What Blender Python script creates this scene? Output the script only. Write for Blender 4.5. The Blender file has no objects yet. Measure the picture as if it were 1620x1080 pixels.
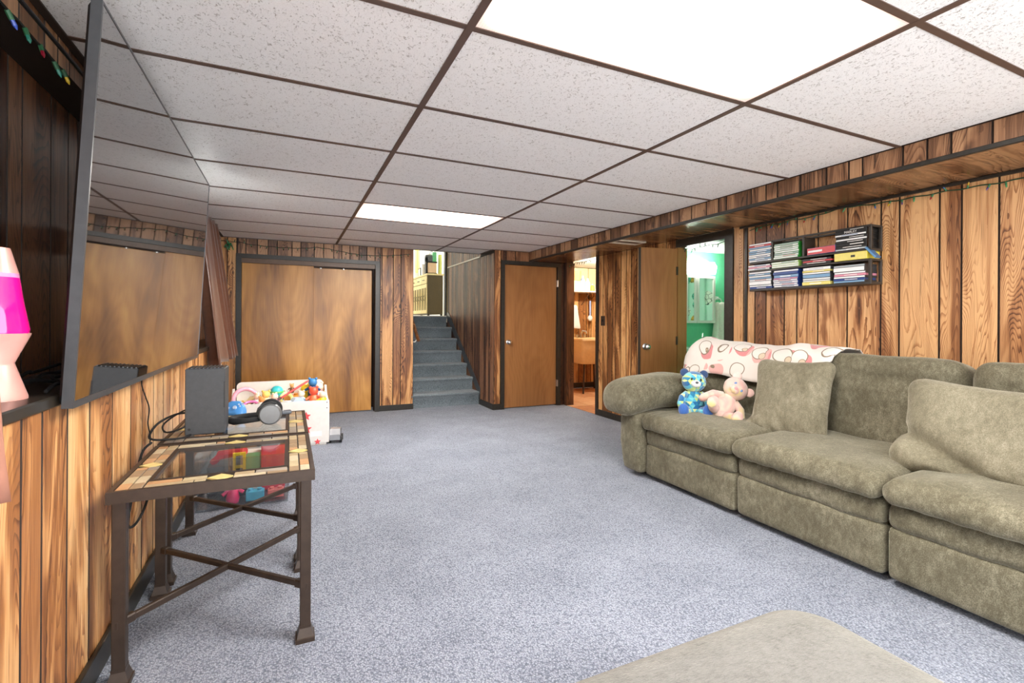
import bpy, bmesh, math, random
from math import sin, cos, pi, radians
from mathutils import Vector, Matrix, noise
random.seed(7)
S = bpy.context.scene
COL = S.collection

# ---------------------------------------------------------------- camera, world, exposure
YAW, ROLL = .4337, .0059
cam_d = bpy.data.cameras.new('camera'); cam = bpy.data.objects.new('camera', cam_d); COL.objects.link(cam)
cam_d.sensor_width = 36; cam_d.lens = 761.5 / 1620 * 36; cam_d.shift_y = -30.9 / 1620; cam_d.clip_start = .05
_r = Vector((cos(YAW), -sin(YAW), 0)); _f = Vector((sin(YAW), cos(YAW), 0)); _z = Vector((0, 0, 1))
_rr = cos(ROLL) * _r + sin(ROLL) * _z; _uu = cos(ROLL) * _z - sin(ROLL) * _r
m = Matrix((_rr, _uu, -_f)).transposed().to_4x4(); m.translation = (0, 0, 1.12)
cam.matrix_world = m
S.camera = cam
W = bpy.data.worlds.new('world'); S.world = W; W.use_nodes = True
W.node_tree.nodes['Background'].inputs[0].default_value = (.98, .99, 1, 1)
W.node_tree.nodes['Background'].inputs[1].default_value = 5.6
S.view_settings.view_transform = 'Standard'; S.view_settings.look = 'None'
S.view_settings.gamma = 1; S.view_settings.use_curve_mapping = False
S.view_settings.exposure = 0.20
CEIL_LIGHT = 42.0       # emission of the fluorescent ceiling panels
BATH_LIGHT, LAUNDRY_LIGHT, UP_LIGHT = 24.0, 400.0, 210.0
S.cycles.max_bounces = 8; S.cycles.diffuse_bounces = 5

# ---------------------------------------------------------------- material helpers
def lin(c):
    return tuple(((v / 255) / 12.92 if v / 255 <= .04045 else ((v / 255 + .055) / 1.055) ** 2.4) for v in c) + (1,)
class NT:
    def __init__(s, name):
        s.m = bpy.data.materials.new(name); s.m.use_nodes = True; s.t = s.m.node_tree
        s.b = s.t.nodes['Principled BSDF']; s.out = s.t.nodes['Material Output']
    def n(s, typ, **kw):
        nd = s.t.nodes.new('ShaderNode' + typ)
        for k, v in kw.items():
            if k.startswith('_'): setattr(nd, k[1:], v)
            else:
                key = int(k[1:]) if k[0] == 'i' and k[1:].isdigit() else k
                inp = nd.inputs[key]
                if isinstance(v, bpy.types.NodeSocket): s.t.links.new(v, inp)
                else: inp.default_value = v
        return nd
    def set(s, **kw):
        for k, v in kw.items():
            k = k.replace('_', ' ')
            inp = s.b.inputs[k]
            if isinstance(v, bpy.types.NodeSocket): s.t.links.new(v, inp)
            else: inp.default_value = v
    def math(s, op, a, b=0.0, c=0.0):
        return s.n('Math', _operation=op, i0=a, i1=b, i2=c).outputs[0]
    def vm(s, op, a, b=(0, 0, 0)):
        return s.n('VectorMath', _operation=op, i0=a, i1=b).outputs[0]
    def ramp(s, fac, stops, interp='LINEAR'):
        r = s.n('ValToRGB', Fac=fac); e = r.color_ramp; e.interpolation = interp
        while len(e.elements) < len(stops): e.elements.new(.5)
        for el, (p, c) in zip(e.elements, stops): el.position = p; el.color = c if len(c) == 4 else tuple(c) + (1,)
        return r.outputs[0]
    def mix(s, fac, a, b, mode='MIX'):
        nd = s.n('Mix', _data_type='RGBA', _blend_type=mode)
        for k, v in ((0, fac), (6, a), (7, b)):
            if isinstance(v, bpy.types.NodeSocket): s.t.links.new(v, nd.inputs[k])
            else: nd.inputs[k].default_value = v
        return nd.outputs[2]
    def noise(s, vec, scale, detail=3.0, rough=.5, dist=0.0):
        return s.n('TexNoise', Vector=vec, Scale=scale, Detail=detail, Roughness=rough, Distortion=dist).outputs[0]
    def pos(s): return s.n('NewGeometry').outputs['Position']
    def objc(s): return s.n('TexCoord').outputs['Object']
    def rnd(s): return s.n('ObjectInfo').outputs['Random']
    def bump(s, h, strength, dist=.01):
        s.set(Normal=s.n('Bump', Height=h, Strength=strength, Distance=dist).outputs[0])

def plain(name, rgb, rough=.5, metal=0.0, noise_amt=.08, scale=30.0, **kw):
    """procedural base: colour with slight grain and wear"""
    k = NT(name); c = lin(rgb)
    f = k.noise(k.objc(), scale, 4.0)
    lo = tuple(v * (1 - noise_amt) for v in c[:3]) + (1,); hi = tuple(min(1, v * (1 + noise_amt)) for v in c[:3]) + (1,)
    k.set(Base_Color=k.ramp(f, [(.3, lo), (.7, hi)]), Roughness=rough, Metallic=metal)
    for a, v in kw.items(): k.set(**{a: v})
    return k.m

def emit(name, rgb, strength):
    k = NT(name); c = lin(rgb)
    k.set(Base_Color=c, Emission_Color=c, Emission_Strength=strength, Roughness=.6)
    return k.m

def wood(name, axis='Z', tones=None, grain=10.0, rough=.38, contrast=1.0, perobj=1.0, spec=.5, knots=True):
    """plain-sawn wood printed panelling: grain runs along axis"""
    k = NT(name)
    tones = tones or [(70, 38, 20), (140, 86, 50), (190, 136, 88), (226, 180, 128)]
    p = k.pos(); r = k.rnd()
    off = k.n('CombineXYZ', X=k.math('MULTIPLY', r, 37.0 * perobj), Y=k.math('MULTIPLY', r, 71.0 * perobj), Z=k.math('MULTIPLY', r, 53.0 * perobj)).outputs[0]
    st = {'Z': (1, 1, .15), 'X': (.15, 1, 1), 'Y': (1, .15, 1)}[axis]
    fine = {'Z': (1, 1, .018), 'X': (.018, 1, 1), 'Y': (1, .018, 1)}[axis]
    pv = k.vm('ADD', p, off); ps = k.vm('MULTIPLY', pv, st); pf_ = k.vm('MULTIPLY', pv, fine)
    warp = k.n('TexNoise', Vector=ps, Scale=6.0, Detail=2.0, Roughness=.4)
    field = k.noise(ps, 3.6, 2.5, .42, .9)
    wob = k.noise(k.vm('MULTIPLY', pv, tuple(min(1, v * 3) for v in st)), 30.0, 3.0, .6)
    ph = k.math('ADD', k.math('MULTIPLY', field, grain * 8.0), k.math('MULTIPLY', wob, .7))
    saw = k.math('FRACT', ph)
    line = k.n('MapRange', Value=saw, i1=.45, i2=1.0, i3=0.0, i4=1.0, _interpolation_type='SMOOTHSTEP').outputs[0]
    amp = k.n('MapRange', Value=k.noise(ps, 7.0, 2.0), i1=.36, i2=.60, i3=.30, i4=1.0).outputs[0]
    line = k.math('MULTIPLY', line, amp)
    fib = k.noise(pf_, 190.0, 3.0, .65)
    fib2 = k.noise(pf_, 48.0, 4.0, .6)
    big = k.noise(ps, 5.5, 3.0, .6, 1.3)
    heart = k.n('MapRange', Value=k.math('ADD', big, k.math('MULTIPLY', k.math('SUBTRACT', r, .5), .22 * perobj)), i1=.40, i2=.58, i3=.0, i4=1.0, _interpolation_type='SMOOTHSTEP').outputs[0]
    v = k.math('ADD', k.math('MULTIPLY', heart, .42 * contrast), k.math('MULTIPLY', k.math('SUBTRACT', fib2, .5), .55 * contrast))
    v = k.math('ADD', v, k.math('MULTIPLY', k.math('SUBTRACT', fib, .5), .45 * contrast))
    v = k.math('SUBTRACT', v, k.math('MULTIPLY', line, .44 * contrast))
    v = k.math('ADD', v, k.math('MULTIPLY', k.math('SUBTRACT', r, .5), .22 * perobj))
    v = k.math('ADD', v, .43)
    col = k.ramp(v, [(.08, lin(tones[0])), (.38, lin(tones[1])), (.62, lin(tones[2])), (.92, lin(tones[3]))])
    pore = k.ramp(k.noise(pf_, 120.0, 2.0, .5), [(.30, (1, 1, 1)), (.36, (0, 0, 0))])
    col = k.mix(k.math('MULTIPLY', pore, .5), col, lin(tones[0]))
    rings = line
    if knots:
        kst = {'Z': (1, 1, .38), 'X': (.38, 1, 1), 'Y': (1, .38, 1)}[axis]
        vor = k.n('TexVoronoi', Vector=k.vm('ADD', k.vm('MULTIPLY', pv, kst), k.vm('MULTIPLY', warp.outputs['Color'], (.15, .15, .15))), Scale=5.0).outputs['Distance']
        kn = k.ramp(k.math('ADD', vor, k.math('MULTIPLY', k.math('SUBTRACT', wob, .5), .12)), [(.035, (1, 1, 1)), (.10, (0, 0, 0))])
        col = k.mix(k.math('MULTIPLY', kn, .85), col, tuple(.6 * c for c in lin(tones[0])[:3]) + (1,))
    k.set(Base_Color=col, Roughness=rough, Specular_IOR_Level=spec)
    k.bump(k.math('ADD', fib, k.math('MULTIPLY', rings, .2)), .12, .003)
    return k.m

# ---------------------------------------------------------------- mesh helpers
def link(name, me, mat=None, parent=None, loc=(0, 0, 0), rot=(0, 0, 0)):
    o = bpy.data.objects.new(name, me); COL.objects.link(o)
    if mat is not None and me is not None:
        for mm in (mat if isinstance(mat, (list, tuple)) else [mat]): me.materials.append(mm)
    o.location = loc; o.rotation_euler = rot
    if parent: o.parent = parent
    return o
def obj(name, bm, mat, parent=None, loc=(0, 0, 0), rot=(0, 0, 0), smooth=False, auto=None):
    bmesh.ops.recalc_face_normals(bm, faces=bm.faces)
    me = bpy.data.meshes.new(name); bm.to_mesh(me); bm.free()
    if smooth or auto:
        me.polygons.foreach_set('use_smooth', [True] * len(me.polygons))
        if auto: me.set_sharp_from_angle(angle=radians(auto))
    return link(name, me, mat, parent, loc, rot)
def box(bm, x0, x1, y0, y1, z0, z1, bev=0.0, seg=1):
    vs = [bm.verts.new((x, y, z)) for x in (x0, x1) for y in (y0, y1) for z in (z0, z1)]
    fs = [bm.faces.new([vs[i] for i in f]) for f in ((0, 1, 3, 2), (4, 6, 7, 5), (0, 4, 5, 1), (2, 3, 7, 6), (0, 2, 6, 4), (1, 5, 7, 3))]
    if bev:
        es = list({e for f in fs for e in f.edges})
        bmesh.ops.bevel(bm, geom=es, offset=bev, segments=seg, affect='EDGES', profile=.5)
    return bm
def B(*a, **k): return box(bmesh.new(), *a, **k)
def prism(bm, poly, depth, axis='Y', base=0.0):
    """extrude a 2-D polygon; axis = the extrusion axis, poly in the two others (x,z)/(y,z)/(x,y)"""
    def mk(p, t):
        return {'Y': (p[0], t, p[1]), 'X': (t, p[0], p[1]), 'Z': (p[0], p[1], t)}[axis]
    a = [bm.verts.new(mk(p, base)) for p in poly]; b = [bm.verts.new(mk(p, base + depth)) for p in poly]
    bm.faces.new(a); bm.faces.new(b[::-1]); n = len(poly)
    for i in range(n): bm.faces.new((a[i], a[(i + 1) % n], b[(i + 1) % n], b[i]))
    return bm
def ring(bm, o, i, depth, axis='Y', base=0.0):
    """rectangular frame: o, i = (u0, u1, v0, v1) outer and inner rectangles"""
    def mk(u, v, t): return {'Y': (u, t, v), 'X': (t, u, v), 'Z': (u, v, t)}[axis]
    L = []
    for t in (base, base + depth):
        for r in (o, i): L.append([bm.verts.new(mk(u, v, t)) for u, v in ((r[0], r[2]), (r[1], r[2]), (r[1], r[3]), (r[0], r[3]))])
    for k in range(4):
        n = (k + 1) % 4
        for a, b in ((0, 1), (1, 3), (3, 2), (2, 0)): bm.faces.new((L[a][k], L[a][n], L[b][n], L[b][k]))
    return bm
def tube(bm, pts, r, n=6, closed=False):
    pts = [Vector(p) for p in pts]; rings = []; N = len(pts)
    rr = r if isinstance(r, (list, tuple)) else [r] * N
    up = Vector((0, 0, 1)); prev = None
    for i, p in enumerate(pts):
        a = pts[(i - 1) % N] if (i > 0 or closed) else p; b = pts[(i + 1) % N] if (i < N - 1 or closed) else p
        t = (b - a).normalized()
        if prev is None:
            x = t.orthogonal().normalized() if abs(t.z) > .95 else t.cross(up).normalized()
        else:
            x = (prev - t * prev.dot(t)); x = x.normalized() if x.length > 1e-6 else t.orthogonal().normalized()
        prev = x; y = t.cross(x)
        rings.append([bm.verts.new(p + rr[i] * (cos(2 * pi * k / n) * x + sin(2 * pi * k / n) * y)) for k in range(n)])
    for i in range(N if closed else N - 1):
        A, C = rings[i], rings[(i + 1) % N]
        for k in range(n): bm.faces.new((A[k], A[(k + 1) % n], C[(k + 1) % n], C[k]))
    if not closed: bm.faces.new(rings[0][::-1]); bm.faces.new(rings[-1])
    return bm
def lathe(bm, prof, n=24, c=(0, 0, 0)):
    rings = []
    for r, z in prof:
        if r < 1e-5: rings.append([bm.verts.new((c[0], c[1], c[2] + z))])
        else: rings.append([bm.verts.new((c[0] + r * cos(2 * pi * k / n), c[1] + r * sin(2 * pi * k / n), c[2] + z)) for k in range(n)])
    for A, C in zip(rings, rings[1:]):
        for k in range(n):
            q = [A[k % len(A)], A[(k + 1) % len(A)], C[(k + 1) % len(C)], C[k % len(C)]]
            q = list(dict.fromkeys(q))
            if len(q) > 2: bm.faces.new(q)
    for R in (rings[0], rings[-1]):
        if len(R) > 2: bm.faces.new(R)
    return bm
def ball(bm, c, r, u=16, v=10, rot=None):
    r = r if isinstance(r, (tuple, list)) else (r, r, r)
    M = Matrix.Translation(c) @ (rot.to_matrix().to_4x4() if rot else Matrix()) @ Matrix.Diagonal((*r, 1))
    bmesh.ops.create_uvsphere(bm, u_segments=u, v_segments=v, radius=1, matrix=M)
    return bm
def rbox(sx, sy, sz, r, seg=(8, 8, 6), fn=None, bm=None):
    """rounded soft box centred on the origin, full sizes sx, sy, sz; fn deforms each point"""
    bm = bm or bmesh.new(); h = Vector((sx / 2, sy / 2, sz / 2)); vm = {}
    def V(i, j, k):
        if (i, j, k) in vm: return vm[(i, j, k)]
        p = Vector([sin((2 * a / n - 1) * pi / 2) * hh for a, n, hh in zip((i, j, k), seg, h)])
        q = Vector([max(-(hh - r), min(hh - r, c)) for c, hh in zip(p, h)])
        d = p - q
        p = q + d.normalized() * r if d.length > 1e-9 else p
        if fn: p = fn(p)
        vm[(i, j, k)] = bm.verts.new(p); return vm[(i, j, k)]
    X, Y, Z = seg
    for k0 in (0, Z):
        for i in range(X):
            for j in range(Y): bm.faces.new((V(i, j, k0), V(i + 1, j, k0), V(i + 1, j + 1, k0), V(i, j + 1, k0)))
    for j0 in (0, Y):
        for i in range(X):
            for k in range(Z): bm.faces.new((V(i, j0, k), V(i + 1, j0, k), V(i + 1, j0, k + 1), V(i, j0, k + 1)))
    for i0 in (0, X):
        for j in range(Y):
            for k in range(Z): bm.faces.new((V(i0, j, k), V(i0, j + 1, k), V(i0, j + 1, k + 1), V(i0, j, k + 1)))
    return bm
def nz(p, s=1.0, o=0.0): return noise.noise(Vector((p[0] * s + o, p[1] * s + o * 1.7, p[2] * s - o)))
def tag(o, label, cat, group=None, kind=None):
    o['label'] = label; o['category'] = cat
    if group: o['group'] = group
    if kind: o['kind'] = kind
    return o
def thing(name, label, cat, loc=(0, 0, 0), rot=(0, 0, 0), group=None):
    return tag(link(name, None, None, None, loc, rot), label, cat, group)
def struct(name, bm, mat, **k):
    o = obj(name, bm, mat, **k); o['kind'] = 'structure'; return o

# ---------------------------------------------------------------- materials
M = {}
M['wood_right'] = wood('wood_right', 'Z', [(62, 35, 20), (126, 80, 48), (172, 121, 77), (212, 166, 116)], 10)
M['wood_left'] = wood('wood_left', 'Z', [(82, 46, 24), (158, 102, 56), (206, 152, 96), (234, 194, 140)], 7, perobj=.6, contrast=.85)
M['wood_far'] = wood('wood_far', 'Z', [(62, 34, 18), (134, 84, 46), (190, 134, 80), (228, 178, 118)], 11)
M['wood_dark'] = wood('wood_dark', 'Z', [(48, 28, 18), (88, 54, 34), (124, 82, 54), (156, 108, 74)], 8, rough=.3)
M['wood_header'] = wood('wood_header', 'Z', [(58, 36, 22), (110, 74, 48), (148, 106, 74), (180, 138, 100)], 8)
M['wood_soffit'] = wood('wood_soffit', 'X', [(56, 36, 22), (100, 68, 44), (134, 96, 66), (164, 124, 88)], 8, rough=.24, knots=False)
M['wood_stair'] = wood('wood_stair', 'Z', [(40, 24, 16), (82, 50, 34), (120, 78, 54), (156, 112, 80)], 9, rough=.4, spec=.3, knots=False)
M['wood_laundry'] = wood('wood_laundry', 'Z', [(90, 52, 26), (156, 104, 56), (196, 146, 86), (224, 180, 120)], 9)
M['groove'] = plain('groove', (46, 32, 23), .7)
M['trim'] = plain('trim', (42, 38, 32), .35, noise_amt=.25, scale=40)
M['trim_brown'] = plain('trim_brown', (92, 66, 44), .4, noise_amt=.15)
def door_mat(name, a, b, c, blot=.6):
    k = NT(name); p = k.pos()
    st = k.vm('MULTIPLY', p, (1, 1, .25)); fi = k.vm('MULTIPLY', p, (1, 1, .03))
    big = k.noise(st, 2.6, 3.0, .55, .6); fld = k.noise(k.vm('MULTIPLY', p, (1, 1, .3)), 2.0, 1.0, .3)
    rings = k.math('PINGPONG', k.math('MULTIPLY', fld, 42.0), 1.0); fib = k.noise(fi, 120.0, 3.0, .6)
    v = k.math('ADD', k.math('MULTIPLY', rings, .06), k.math('MULTIPLY', fib, .36))
    v = k.math('ADD', v, k.math('MULTIPLY', k.math('SUBTRACT', big, .5), 1.5 * blot)); v = k.math('ADD', v, .3)
    k.set(Base_Color=k.ramp(v, [(.2, lin(a)), (.5, lin(b)), (.85, lin(c))]), Roughness=.34)
    k.bump(fib, .05, .002); return k.m
M['door_gold'] = door_mat('door_gold', (112, 70, 24), (168, 114, 48), (214, 158, 80), 1.1)
M['door_brown'] = door_mat('door_brown', (112, 72, 38), (150, 102, 58), (176, 126, 78), .45)
def carpet(name, a, b, c, scale=1.0):
    k = NT(name); p = k.pos()
    wv = k.n('TexVoronoi', Vector=k.vm('MULTIPLY', p, (1, .8, 1)), Scale=165.0 * scale, Randomness=.75)
    f1 = k.noise(p, 330.0 * scale, 2.0, .6); f2 = k.noise(p, 3.0, 4.0, .6)
    f3 = k.noise(p, 120 * scale, 3.0, .7)
    v = k.math('ADD', k.math('MULTIPLY', f1, .5), k.math('MULTIPLY', k.math('SUBTRACT', f2, .5), .22))
    v = k.math('ADD', v, k.math('MULTIPLY', f3, .3))
    v = k.math('ADD', v, k.math('MULTIPLY', k.math('SUBTRACT', .45, wv.outputs['Distance']), .5))
    k.set(Base_Color=k.ramp(v, [(.22, lin(a)), (.48, lin(b)), (.75, lin(c))]), Roughness=.95, Specular_IOR_Level=.15, Sheen_Weight=.25)
    k.bump(k.math('ADD', k.math('MULTIPLY', wv.outputs['Distance'], -1.0), k.math('MULTIPLY', f1, .4)), .8, .006)
    return k.m
M['carpet'] = carpet('carpet', (80, 87, 101), (144, 150, 164), (200, 204, 213))
M['carpet_stair'] = carpet('carpet_stair', (84, 94, 99), (132, 143, 150), (192, 200, 206))
def tile_mat():
    k = NT('ceiling_tile'); p = k.vm('ADD', k.pos(), k.n('CombineXYZ', X=k.math('MULTIPLY', k.rnd(), 9.0)).outputs[0])
    pit = k.noise(k.vm('MULTIPLY', p, (1, .75, 1)), 95.0, 2.0, .5, 1.5); sm = k.noise(p, 260.0, 2.0)
    hole = k.ramp(pit, [(.33, (0, 0, 0)), (.40, (1, 1, 1))])
    col = k.mix(hole, lin((196, 190, 184)), k.ramp(sm, [(.3, lin((234, 232, 229))), (.7, lin((245, 243, 241)))]))
    k.set(Base_Color=col, Roughness=.9, Specular_IOR_Level=.2)
    k.bump(k.math('ADD', hole, k.math('MULTIPLY', sm, .3)), .55, .006); return k.m
M['tile'] = tile_mat()
M['tbar'] = plain('tbar', (88, 68, 58), .5)
def velvet(name, a, b, c, nap=1.0):
    k = NT(name); p = k.pos()
    big = k.noise(p, 5.0, 5.0, .6, .6); mid = k.noise(k.vm('MULTIPLY', p, (1, 1, .55)), 46.0, 5.0, .7, .3); fi = k.noise(p, 420.0, 2.0, .6)
    w = k.noise(k.vm('MULTIPLY', p, (.3, 1, 1)), 240.0, 2.0, .6)
    v = k.math('ADD', k.math('MULTIPLY', big, .42 * nap), k.math('MULTIPLY', mid, .45 * nap))
    v = k.math('ADD', v, k.math('MULTIPLY', k.math('ADD', fi, w), .36)); v = k.math('ADD', v, .14 - .435 * nap)
    v = k.math('ADD', v, 0.0)
    k.set(Base_Color=k.ramp(v, [(.2, lin(a)), (.5, lin(b)), (.8, lin(c))]), Roughness=.85, Specular_IOR_Level=.2, Sheen_Weight=.55, Sheen_Roughness=.35, Sheen_Tint=lin((225, 220, 200)))
    k.bump(k.math('ADD', k.math('ADD', fi, w), k.math('MULTIPLY', mid, 1.5)), .35, .004); return k.m
M['velvet'] = velvet('velvet', (52, 47, 35), (102, 97, 79), (164, 158, 137), .95)
M['velvet_light'] = velvet('velvet_light', (70, 65, 50), (118, 112, 93), (166, 160, 140), .9)
M['velvet_pale'] = velvet('velvet_pale', (66, 65, 63), (103, 102, 99), (124, 123, 120), 1.1)
M['black'] = plain('black', (24, 24, 25), .45)
M['black_soft'] = plain('black_soft', (20, 20, 21), .8)
M['console'] = plain('console', (60, 62, 65), .55, noise_amt=.1, scale=60)
M['screen'] = plain('screen', (6, 6, 7), .035, noise_amt=0, Specular_IOR_Level=.9, Coat_Weight=1.0, Coat_Roughness=.02, Coat_IOR=2.1)
M['bezel'] = plain('bezel', (88, 90, 93), .3, .6)
M['silver'] = plain('silver', (196, 196, 194), .28, 1.0)
M['bronze'] = plain('bronze', (62, 50, 42), .40, .35, .15)
M['white'] = plain('white', (226, 223, 217), .45, noise_amt=.03)
M['white_gloss'] = plain('white_gloss', (244, 244, 242), .15, noise_amt=.02)
M['ivory'] = plain('ivory', (226, 216, 196), .3, noise_amt=.04)
M['green_wall'] = plain('green_wall', (112, 212, 164), .55, noise_amt=.03)
M['yellow_wall'] = plain('yellow_wall', (240, 240, 234), .6, noise_amt=.03)
M['cream'] = plain('cream', (232, 214, 160), .5, noise_amt=.05)
M['cabinet_shaded'] = plain('cabinet_shaded', (78, 64, 30), .5)  # dark olive carries the shade on the side turned from the window
M['wire_green'] = plain('wire_green', (34, 66, 44), .55)
M['wire_dark'] = plain('wire_dark', (26, 30, 26), .6)
M['socket_green'] = plain('socket_green', (52, 110, 72), .5)
M['curtain'] = plain('curtain', (92, 58, 43), .22, noise_amt=.1, Sheen_Weight=.2)
M['curtain_near'] = plain('curtain_near', (158, 110, 92), .45, noise_amt=.08)
def glass(name, tint=(.9, .95, .93), gl=.12, rough=.03):
    k = NT(name); fc = k.n('LayerWeight', Blend=.5).outputs['Facing']
    fr = k.math('ADD', k.math('MULTIPLY', k.math('POWER', fc, 4.0), .55), .03)
    tr = k.n('BsdfTransparent', Color=tint + (1,)); gs = k.n('BsdfGlossy', Color=(1, 1, 1, 1), Roughness=rough)
    mx = k.n('MixShader', Fac=k.math('ADD', fr, gl * .2)); k.t.links.new(tr.outputs[0], mx.inputs[1]); k.t.links.new(gs.outputs[0], mx.inputs[2])
    k.t.links.new(mx.outputs[0], k.out.inputs[0]); return k.m
M['glass'] = glass('glass', (.96, .98, .97)); M['clear_plastic'] = glass('clear_plastic', (.88, .90, .91), .35, .12)
_cc = {}
def C(rgb, rough=.4, metal=0.0):
    key = (rgb, rough, metal)
    if key not in _cc: _cc[key] = plain('colour_%d_%d_%d' % rgb, rgb, rough, metal, .05)
    return _cc[key]

# ---------------------------------------------------------------- room shell
XL, XU, XR, XS = -.55, -.80, 3.40, 2.86       # lower left wall, alcove wall, right wall, soffit face
YF, YD, YB = 6.12, 5.65, -1.0176                   # closet wall, door wall, near end of the modelled room (out of view)
ZC, ZS, ZL = 2.034, 1.92, .925                  # ceiling, soffit underside, ledge
def planks(parent, mat, axis, plane, out, edges, z0, z1, gap=.004, th=.008, horiz=False):
    """planks as parts of a wall; axis 'X' or 'Y' = direction across the planks; plane = wall face; out = sign of the face normal"""
    for a, b in zip(edges, edges[1:]):
        a, b = min(a, b), max(a, b)
        if b - a < gap * 2.2: continue
        bm = bmesh.new(); u0, u1 = a + gap / 2, b - gap / 2; i = min(.0028, (b - a) * .05)
        p0, p1 = plane, plane + out * th
        if axis == 'Y': back = [(p0, u0, z0), (p0, u1, z0), (p0, u1, z1), (p0, u0, z1)]; fr = [(p1, u0 + i, z0), (p1, u1 - i, z0), (p1, u1 - i, z1), (p1, u0 + i, z1)]
        else: back = [(u0, p0, z0), (u1, p0, z0), (u1, p0, z1), (u0, p0, z1)]; fr = [(u0 + i, p1, z0), (u1 - i, p1, z0), (u1 - i, p1, z1), (u0 + i, p1, z1)]
        A = [bm.verts.new(v) for v in back]; F = [bm.verts.new(v) for v in fr]
        bm.faces.new(A); bm.faces.new(F)
        for k in range(4):
            f = bm.faces.new((A[k], A[(k + 1) % 4], F[(k + 1) % 4], F[k])); f.material_index = 1
        obj('plank', bm, [mat, M['groove']], parent)
def rand_edges(a, b, seed, ws=(.10, .20, .15, .10, .16, .20, .15, .10)):
    r = random.Random(seed); e = [a]; i = seed
    while e[-1] < b - .06:
        e.append(min(b, e[-1] + ws[i % len(ws)] * r.uniform(.9, 1.1))); i += 1
    if e[-1] < b: e[-1] = b
    return e
floor = struct('floor', B(-1.0, 3.40, YB, 7.8, -.08, 0), M['carpet'])
# ceiling: slab, tiles, bars
ceil_bm = bmesh.new()
prism(ceil_bm, [(-.95, YB), (3.5, YB), (3.5, YD + .02), (2.36, YD + .02), (2.36, YF + .01), (-.95, YF + .01)], .10, 'Z', ZC + .03)
ceiling = struct('ceiling', ceil_bm, M['groove'])
gx = [-.68, .507, 1.726, XS]; gy = [1.4207 + .6096 * k for k in range(-4, 8)] + [YF]
LIGHT_ROWS = []
for j, (y0, y1) in enumerate(zip(gy, gy[1:])):
    for i, (x0, x1) in enumerate(zip(gx, gx[1:])):
        if i == 1 and any(abs(y0 - q) < .05 for q in (.811, 3.859)): LIGHT_ROWS.append((x0, x1, y0, y1)); continue
        if i == 2 and y1 > YD + .3:
            x1 = 2.36
        elif y1 > YF: y1 = YF
        obj('ceiling_tile', B(x0 + .010, x1 - .010, y0 + .010, y1 - .010, ZC + .004, ZC + .022), M['tile'], ceiling)
for x in gx[1:3]: obj('ceiling_bar', B(x - .0125, x + .0125, YB, YF, ZC, ZC + .03), M['tbar'], ceiling)
for y in gy[1:-1]:
    obj('ceiling_bar', B(-.68, XS if y < YD else 2.36, y - .0115, y + .0115, ZC + .001, ZC + .03), M['tbar'], ceiling)
obj('wall_angle', B(-.68, -.655, YB, YF, ZC - .002, ZC + .03), M['groove'], ceiling)
obj('wall_angle', B(-.68, 2.36, YF - .022, YF, ZC - .001, ZC + .03), M['tbar'], ceiling)
obj('wall_angle', B(2.33, 2.36, YD, YF - .03, ZC - .001, ZC + .03), M['tbar'], ceiling)
obj('wall_angle', B(2.37, XS, YD - .022, YD, ZC - .001, ZC + .03), M['tbar'], ceiling)
# fluorescent panels
def light_mat():
    k = NT('light_diffuser'); o = k.objc()
    sep = k.n('SeparateXYZ', Vector=o)
    ty = k.math('ABSOLUTE', sep.outputs['Y']); tx = k.math('ABSOLUTE', sep.outputs['X'])
    fy = k.n('MapRange', Value=ty, i1=.30, i2=.06, i3=0.0, i4=1.0, _interpolation_type='SMOOTHSTEP').outputs[0]
    fx = k.n('MapRange', Value=tx, i1=.61, i2=.38, i3=.0, i4=1.0, _interpolation_type='SMOOTHSTEP').outputs[0]
    f = k.math('MULTIPLY', fx, fy)
    grid = k.n('TexVoronoi', Vector=o, Scale=110.0, Randomness=0.0).outputs['Distance']
    col = k.ramp(f, [(0, lin((255, 226, 212))), (.7, lin((255, 252, 246)))])
    st = k.math('MULTIPLY', k.math('ADD', k.math('MULTIPLY', f, 1.55), k.math('ADD', .016, k.math('MULTIPLY', k.math('SUBTRACT', .35, grid), .012))), CEIL_LIGHT)
    k.set(Base_Color=lin((190, 180, 172)), Emission_Color=col, Emission_Strength=st, Roughness=.4)
    k.bump(grid, .5, .003); return k.m
M['diffuser'] = light_mat()
lab = ['large glowing fluorescent ceiling panel overhead at the top of the picture', 'far fluorescent ceiling panel near the stairs']
for (x0, x1, y0, y1), l in zip(sorted(LIGHT_ROWS, key=lambda q: q[2]), lab):
    cx, cy = (x0 + x1) / 2, (y0 + y1) / 2; w, d = (x1 - x0) / 2 - .013, (y1 - y0) / 2 - .012
    t = thing('ceiling_light', l, 'ceiling light', (cx, cy, ZC), group='fluorescent ceiling panels')
    obj('diffuser', B(-w, w, -d, d, .004, .012), M['diffuser'], t)
    fb = prism(bmesh.new(), [(-w, -d), (w, -d), (w, d), (-w, d)], .012, 'Z', .014)
    obj('housing', fb, M['white'], t)

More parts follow.
